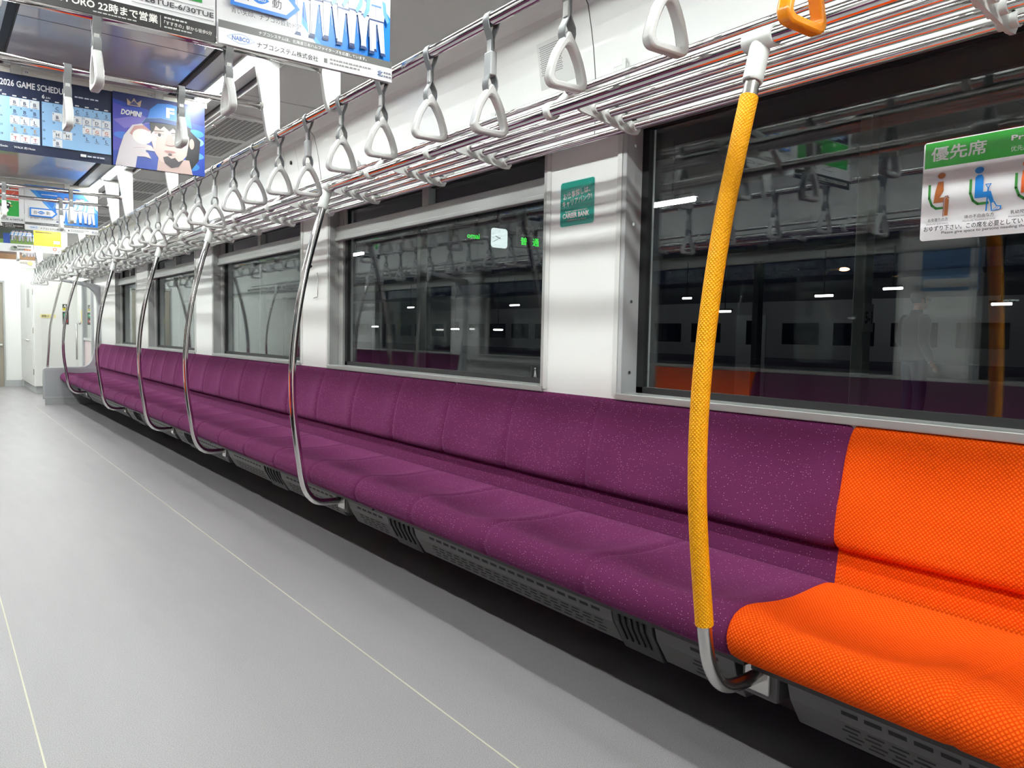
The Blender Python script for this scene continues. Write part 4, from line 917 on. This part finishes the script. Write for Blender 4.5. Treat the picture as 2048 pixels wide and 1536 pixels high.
for i, y in enumerate((4.11, 12.6, 21.1, 29.6)):
    t = thing('platform_column', 'grey platform column outside the near window, with a number sign' if i == 0 else 'grey platform column outside, %s along the platform' % nth(i+1), 'column', (7.3, y, -.01), 0, 'platform columns')
    MB().box(-.075, .075, -.06, .06, 0, 3.229).build('shaft', PM, t, bevel=.01)
    if i == 0:
        box('number_plate', (-.11, .06, -.085, -.07, 1.17, 1.44), mat('sign white', (.42, .42, .40), .5), t)
        c = Canvas((7.3-.11, y-.086, 1.16), (1, 0, 0), (0, 0, 1), .17, .27); c.text('5-1', .5, .28, .12, INK, .04, .13, 'c'); c.build('number', t)
def tube_light(x, y, z, L, m, label, hang, group, along='y'):
    t = thing('tube_light', label, 'tube light', (x, y, z), 0 if along == 'y' else PI/2, group)
    MB().tube([(0, -L/2, 0), (0, L/2, 0)], .024, 8).build('tube', m, t, 'sharp')
    MB().box(-.04, .04, -L/2-.03, L/2+.03, .026, .06).box(-.006, .006, -.01, .01, .06, hang).build('holder', CAN, t)
for i, y in enumerate((-2.1, 6.32, 14.75, 23.2, 31.6)): tube_light(7, y, 2.64, .66, TUBE, 'bright platform tube light outside the windows, %s along the platform from the added unseen one' % nth(i+1), .7095, 'platform tube lights')  # first tube is out of view, added to light the man's face
# far canopy, lamps, and the silver train on the next track
t = thing('far_canopy', 'dark canopy beam of the far platform across the tracks', 'canopy', (15.5, 20, 3.0)); MB().box(-.9, 1.4, -25, 40, 0, .12).build('roof', CAN, t)
cb = MB()
for y in range(-20, 60, 8): cb.box(.9, 1.1, y-20-.08, y-20+.08, -4.2, .0)
cb.build('post', CAN, t)
FARL = [(9.6, 2.05, .75), (4.29*1.0, 2.04, .8), (8.1, 2.15, .7), (12.2, 1.75, .6), (27.6, 2.12, .9), (20.7, 2.07, .9), (6.1, 1.8, .6), (13.4, 2.1, .5), (30.7, 1.35, 1.0), (21.6, 1.26, .9), (24.3, 1.27, .9), (33.5, 1.3, 1.2)]
for i, (y, z, L) in enumerate(FARL): tube_light(15.5, y, z, L*.55, TUBE2, 'small distant tube light across the tracks, %s of the scattered row' % nth(i+1), 3.0-z-.002, 'far tube lights')
ST = mat('dull silver train side', (.20, .20, .205), .38, metal=.5); WG = mat('dark train window', (.006, .007, .009), .06, coat=1.0)
t = thing('parked_train', 'dim silver train parked on the far track, seen through the windows', 'train', (18, 14, 0))
MB().prism([(0, -1.0), (0, 2.1), (.25, 2.6), (1.4, 2.85), (2.55, 2.6), (2.8, 2.1), (2.8, -1.0)], -24, 30).build('body', ST, t)
box('stripe', (-.006, .001, -24, 30, .30, .62), mat('dull dark stripe', (.03, .03, .05), .5), t)
y = -8.6
for i in range(14):
    for k in range(4):
        if i*4+k < 40: MB().box(-.012, .002, y+1.5+k*1.45, y+1.5+k*1.45+1.05, .98, 1.53).build('train_window', WG, t, bevel=.0)
    MB().box(-.015, .002, y+.0, y+.95, -.9, 1.75).build('train_door', mat('train door steel', (.30, .30, .30), .35, metal=.6), t)
    MB().box(-.02, -.013, y+.33, y+.62, .95, 1.60).build('door_pane', WG, t)
    y += 7.4
    if y > 24: break
t = thing('ticket_machine', 'dark grey ticket kiosk with glowing blue screens outside the fourth window', 'ticket machine', (7.15, 32.6, -.01), PI/2*0)
MB().box(-.30, .30, 0, .5, 0, 2.25).build('cabinet', mat('kiosk grey', (.09, .085, .085), .45), t, bevel=.02)
c = Canvas((6.85, 32.598, -.01), (1, 0, 0), (0, 0, 1), .6, 2.25, .2)
for z0, z1, col, e in ((.84, .90, (.16, .25, .5), 1.4), (.76, .82, (.10, .22, .55), 1.4), (.66, .75, (.05, .10, .60), 1.5), (.57, .645, (.04, .06, .55), 1.5)): c.rect(.10, z0, .62, z1, col, e)
for z in (.79, .70, .61): c.rect(.14, z-.012, .56, z, (.5, .6, .8), 1.2)
c.rect(.64, .585, .98, .67, (.72, .52, .05)); c.rect(.64, .52, .95, .57, (.25, .25, .25)); c.text('!', .8, .60, .12, INK, .05, None, 'c'); c.rect(.72, .30, .92, .44, (.4, .4, .4)); c.build('screen', t)
# hanging clock and departure boards over the platform
t = thing('platform_clock', 'lit white square platform clock seen through the second window', 'clock', (7.15, 10.2, 2.445))
MB().prism(plate(.32, .305, .05), .003, .07).build('case', DARK, t)
MB().box(.14, .18, .03, .05, .305, .774).build('hanger', CAN, t)
c = Canvas((7.15, 10.202, 2.445), (1, 0, 0), (0, 0, 1), .32, .305, .3)
c._put(plate(.32, .305, .05), [tuple(range(28))], (.82, .95, .93), 1.15)
for k in range(12):
    a = PI/6*k; s = min(1/max(abs(math.sin(a)), 1e-3), 1/max(abs(math.cos(a)), 1e-3), 1.22); c.text(str(k or 12), .5+.36*math.sin(a)*s, .46+.36*math.cos(a)*s, .026, (.10, .14, .14), .0, None, 'c', 0, 0)
for L, a, wd in ((.24, 293, .012), (.36, 240, .008)): a = math.radians(a); c.line([(.5-.08*math.sin(a), .5-.08*math.cos(a)), (.5+L*math.sin(a), .5+L*math.cos(a))], wd, INK)
c.build('clock_face', t)
t = thing('departure_board', 'dark departure board with green glowing characters right of the clock', 'departure board', (7.06, 9.42, 2.38))
MB().box(0, 1.3, 0, .10, 0, .32).build('case', DARK, t); MB().box(.2, .24, .03, .07, .32, .839).build('hanger', CAN, t); MB().box(1.1, 1.14, .03, .07, .32, .839).build('hanger', CAN, t)
c = Canvas((7.06, 9.419, 2.38), (1, 0, 0), (0, 0, 1), 1.3, .32, .4); GL = (.02, .80, .04)
c.rect(0, .52, 1, .95, (.16, .155, .15)); c.text('今度の発車は', .03, .60, .085, (.02, .02, .02), .03, .56)
c.text('普', .063, .12, .112, GL, .02, .12, 'l', 0, 1.3); c.text('通', .238, .12, .112, GL, .02, .12, 'l', 0, 1.3); c.build('lit_lettering', t)
t = thing('departure_board', 'dark departure board with a green glowing place name left of the clock', 'departure board', (6.90, 10.95, 2.58))
MB().box(0, .62, 0, .10, 0, .26).build('case', DARK, t); MB().box(.1, .14, .03, .07, .26, .639).build('hanger', CAN, t); MB().box(.48, .52, .03, .07, .26, .639).build('hanger', CAN, t)
c = Canvas((6.90, 10.949, 2.58), (1, 0, 0), (0, 0, 1), .62, .26, .4); c.text('omai', .47, .30, .085, GL, .02, .25, 'l', 0, 1.3); c.build('lit_lettering', t)
t = thing('street_lamp', 'small warm street lamp in the dark beyond the near window', 'street lamp', (40, 24.8, -1.2))
MB().tube([(0, 0, 0), (0, 0, 6.0), (.2, -.1, 6.25), (.9, -.5, 6.35)], .06, 8).build('post', PM, t); MB().ball((1.0, -.55, 6.33), (.3, .3, .1), 6).build('lamp_head', mat('warm street light', (1, .6, .3), .5, emit=(1, .55, .25), estr=8), t)

# ------------------------------------------------------------------ the man standing on the platform
def skin_body(name, joints, links, m, parent, root=0, sub=2):
    me = bpy.data.meshes.new(name); me.from_pydata([j[:3] for j in joints], links, []); o = bpy.data.objects.new(name, me); COL.objects.link(o)
    me.materials.append(m); s = o.modifiers.new('skin', 'SKIN'); s.use_smooth_shade = True
    for i, j in enumerate(joints):
        r = j[3]; me.skin_vertices[0].data[i].radius = r if isinstance(r, tuple) else (r, r); me.skin_vertices[0].data[i].use_root = (i == root)
    if sub: q = o.modifiers.new('sub', 'SUBSURF'); q.levels = sub; q.render_levels = sub
    o.parent = parent; return o
def person():
    yaw = -YAW+.1                                                     # faces along +x of his own frame: towards the right of the photo
    t = thing('person', 'person in black jacket and jeans standing in profile on the platform outside', 'person', (9.98, 4.90, -.01), yaw)
    SKIN = mat('skin', (.50, .27, .19), .5); JK = mat('black jacket', (.022, .024, .03), .6); JN = mat('blue jeans', (.035, .05, .10), .75); HR = mat('black hair', (.01, .009, .009), .5)
    def fused(name, parts, m, vox):
        mb = MB()
        for kind, pts in parts:
            if kind == 'loft':                                       # rows of (z, x centre, y centre, radius x, radius y)
                n = 20; vs = [(cx+rx*math.cos(2*PI*k/n), cy+ry*math.sin(2*PI*k/n), z) for z, cx, cy, rx, ry in pts for k in range(n)]; q = len(pts)
                mb.add(vs, [(a*n+k, a*n+(k+1) % n, (a+1)*n+(k+1) % n, (a+1)*n+k) for a in range(q-1) for k in range(n)]+[tuple(range(n-1, -1, -1)), tuple(range((q-1)*n, q*n))])
            else: mb.tube([p[:3] for p in pts], [p[3] for p in pts], 14)
        o = mb.build(name, m, t, 'all'); r = o.modifiers.new('merge', 'REMESH'); r.mode = 'VOXEL'; r.voxel_size = vox; r.use_smooth_shade = True
        s = o.modifiers.new('soften', 'SMOOTH'); s.factor = .5; s.iterations = 6; return o
    ARM = [[(-.01, .16, 1.385), (-.015, .21, 1.345), (-.03, .235, 1.22), (-.04, .245, 1.10), (.03, .24, 1.02), (.12, .222, .955), (.155, .213, .935)],
           [(-.01, -.16, 1.385), (-.015, -.21, 1.345), (-.035, -.235, 1.22), (-.05, -.245, 1.10), (-.01, -.243, 1.01), (.05, -.236, .905), (.075, -.231, .862)]]
    def arm(a, R): return ('tube', [(*p, r) for p, r in zip(a, R)])
    LEG = [[(0, .09, .88), (.005, .095, .70), (.012, .097, .48), (.0, .098, .28), (-.012, .10, .06)], [(0, -.09, .88), (.015, -.093, .70), (.03, -.096, .48), (.015, -.098, .28), (0, -.10, .06)]]
    def leg(a, R): return ('tube', [(*p, r) for p, r in zip(a, R)])
    torso = [(.82, 0, 0, .10, .15), (.92, 0, 0, .115, .16), (1.05, 0, 0, .11, .145), (1.20, -.005, 0, .115, .16), (1.33, -.01, 0, .105, .17), (1.40, -.005, 0, .075, .13), (1.44, .005, 0, .055, .065), (1.53, .025, 0, .052, .052), (1.57, .03, 0, .05, .05)]
    fused('body', [('loft', torso)]+[arm(a, (.055, .055, .048, .043, .04, .032, .026)) for a in ARM]+[leg(a, (.088, .078, .057, .055, .042)) for a in LEG], SKIN, .012)
    coat = [(.84, .005, 0, .155, .185), (.90, .005, 0, .15, .182), (1.02, .005, 0, .14, .17), (1.15, 0, 0, .145, .178), (1.28, -.008, 0, .142, .188), (1.36, -.01, 0, .118, .185), (1.41, -.006, 0, .088, .14), (1.445, .002, 0, .072, .082), (1.49, .008, 0, .068, .07)]
    fused('jacket', [('loft', coat)]+[arm(a, (.075, .078, .070, .063, .060, .052, .046)) for a in ARM], JK, .011)
    fused('jeans', [('loft', [(.80, 0, 0, .11, .165), (.88, 0, 0, .125, .17), (.96, 0, 0, .12, .16)])]+[leg(a, (.105, .096, .078, .073, .066)) for a in LEG], JN, .012)
    for s, x in ((1, -.01), (-1, .0)):
        MB().ball((x+.05, s*.102, .045), (.14, .052, .05), 8).build('shoe', DARK, t, 'all')
    h = MB(); n = 18                                                  # head as lofted sections, face towards +x
    prof = [(-.118, .02, .03, .035), (-.105, .032, .052, .048), (-.085, .03, .066, .056), (-.06, .022, .076, .064), (-.03, .013, .086, .070), (0, .006, .092, .073), (.03, 0, .096, .075), (.06, -.006, .094, .074), (.085, -.01, .082, .066), (.105, -.012, .058, .048), (.116, -.012, .02, .018)]
    vs = []
    for z, cx, rx, ry in prof:
        for k in range(n):
            a = 2*PI*k/n; x = cx+rx*math.cos(a); y = ry*math.sin(a); f = max(0, math.cos(a))**6
            x += f*{-.06: .006, -.085: .008, -.03: .012, 0: .010}.get(z, 0); vs.append((x, y, z))
    m = len(prof); fs = [(i*n+k, i*n+(k+1) % n, (i+1)*n+(k+1) % n, (i+1)*n+k) for i in range(m-1) for k in range(n)]+[tuple(range(n-1, -1, -1)), tuple(range((m-1)*n, m*n))]
    T = lambda p: (p[0]+.035, p[1], p[2]+1.605)
    h.add([T(p) for p in vs], fs)
    h.add([T(p) for p in ((.096, -.016, -.04), (.096, .016, -.04), (.128, -.006, -.036), (.128, .006, -.036), (.098, -.009, .02), (.098, .009, .02))], [(0, 2, 3, 1), (2, 4, 5, 3), (0, 4, 2), (1, 3, 5)])
    for s in (1, -1): h.ball(T((-.005, s*.076, -.01)), (.024, .010, .036), 6)
    h.build('head', SKIN, t, 'all')
    e = MB()
    for s in (1, -1): e.ball(T((.083, s*.030, .012)), (.012, .014, .009), 5)
    e.build('eyes', mat('eye', (.03, .02, .02), .2), t, 'all')
    MB().add([T(p) for p in ((.100, -.025, -.068), (.100, .025, -.068), (.110, .012, -.064), (.110, -.012, -.064), (.105, 0, -.075))], [(0, 3, 2, 1), (0, 4, 1)]).build('mouth', mat('lips', (.28, .10, .09), .5), t)
    hr = MB(); vs = []
    for z, cx, rx, ry in prof[4:]:
        for k in range(n):
            a = 2*PI*k/n; q = 1.10 if (abs(math.cos(a/1)) < 2 and (z > .055 or math.cos(a) < .25)) else .93; vs.append(T((cx+rx*q*math.cos(a)-.004, ry*q*math.sin(a), z*1.07)))
    m = len(prof)-4; hr.add(vs, [(i*n+k, i*n+(k+1) % n, (i+1)*n+(k+1) % n, (i+1)*n+k) for i in range(m-1) for k in range(n)]+[tuple(range((m-1)*n, m*n))]); hr.build('hair', HR, t, 'all')
    gl = MB()
    for s in (1, -1):
        gl.tube([T((.112, s*.033+.02*math.cos(2*PI*k/12), .012+.016*math.sin(2*PI*k/12))) for k in range(12)], .002, 6, closed=True); gl.tube([T((.110, s*.053, .014)), T((.0, s*.082, .012))], .002, 5)
    gl.tube([T((.113, -.013, .014)), T((.113, .013, .014))], .002, 5); gl.build('glasses', DARK, t)
    for s, (wx, wy, wz), (dx, dz) in ((1, (.165, .211, .931), (.93, -.3)), (-1, (.083, -.229, .848), (.45, -.88))):
        L = [(0, 0, .024), (.035, 0, .034), (.07, 0, .036)]
        J = [(wx+a*dx, wy, wz+a*dz, (.016, r)) for a, q, r in L]; K = [(0, 1), (1, 2)]
        for f, (off, ln) in enumerate(((-.030, .062), (-.010, .074), (.011, .070), (.030, .055))):
            i0 = len(J); bx_, bz_ = wx+.078*dx, wz+.078*dz
            J += [(bx_, wy+off, bz_, .0085), (bx_+ln*.5*dx, wy+off*1.1, bz_+ln*.5*dz-.004, .008), (bx_+ln*.85*dx-.006, wy+off*1.1, bz_+ln*.85*dz-.014, .007)]; K += [(2, i0), (i0, i0+1), (i0+1, i0+2)]
        i0 = len(J); sg = -s
        J += [(wx+.03*dx, wy+sg*.035, wz+.03*dz+.004, .010), (wx+.06*dx, wy+sg*.052, wz+.06*dz+.002, .009), (wx+.085*dx, wy+sg*.050, wz+.085*dz-.004, .008)]; K += [(0, i0), (i0, i0+1), (i0+1, i0+2)]
        skin_body('hand', J, K, SKIN, t, 0, 1)
person()
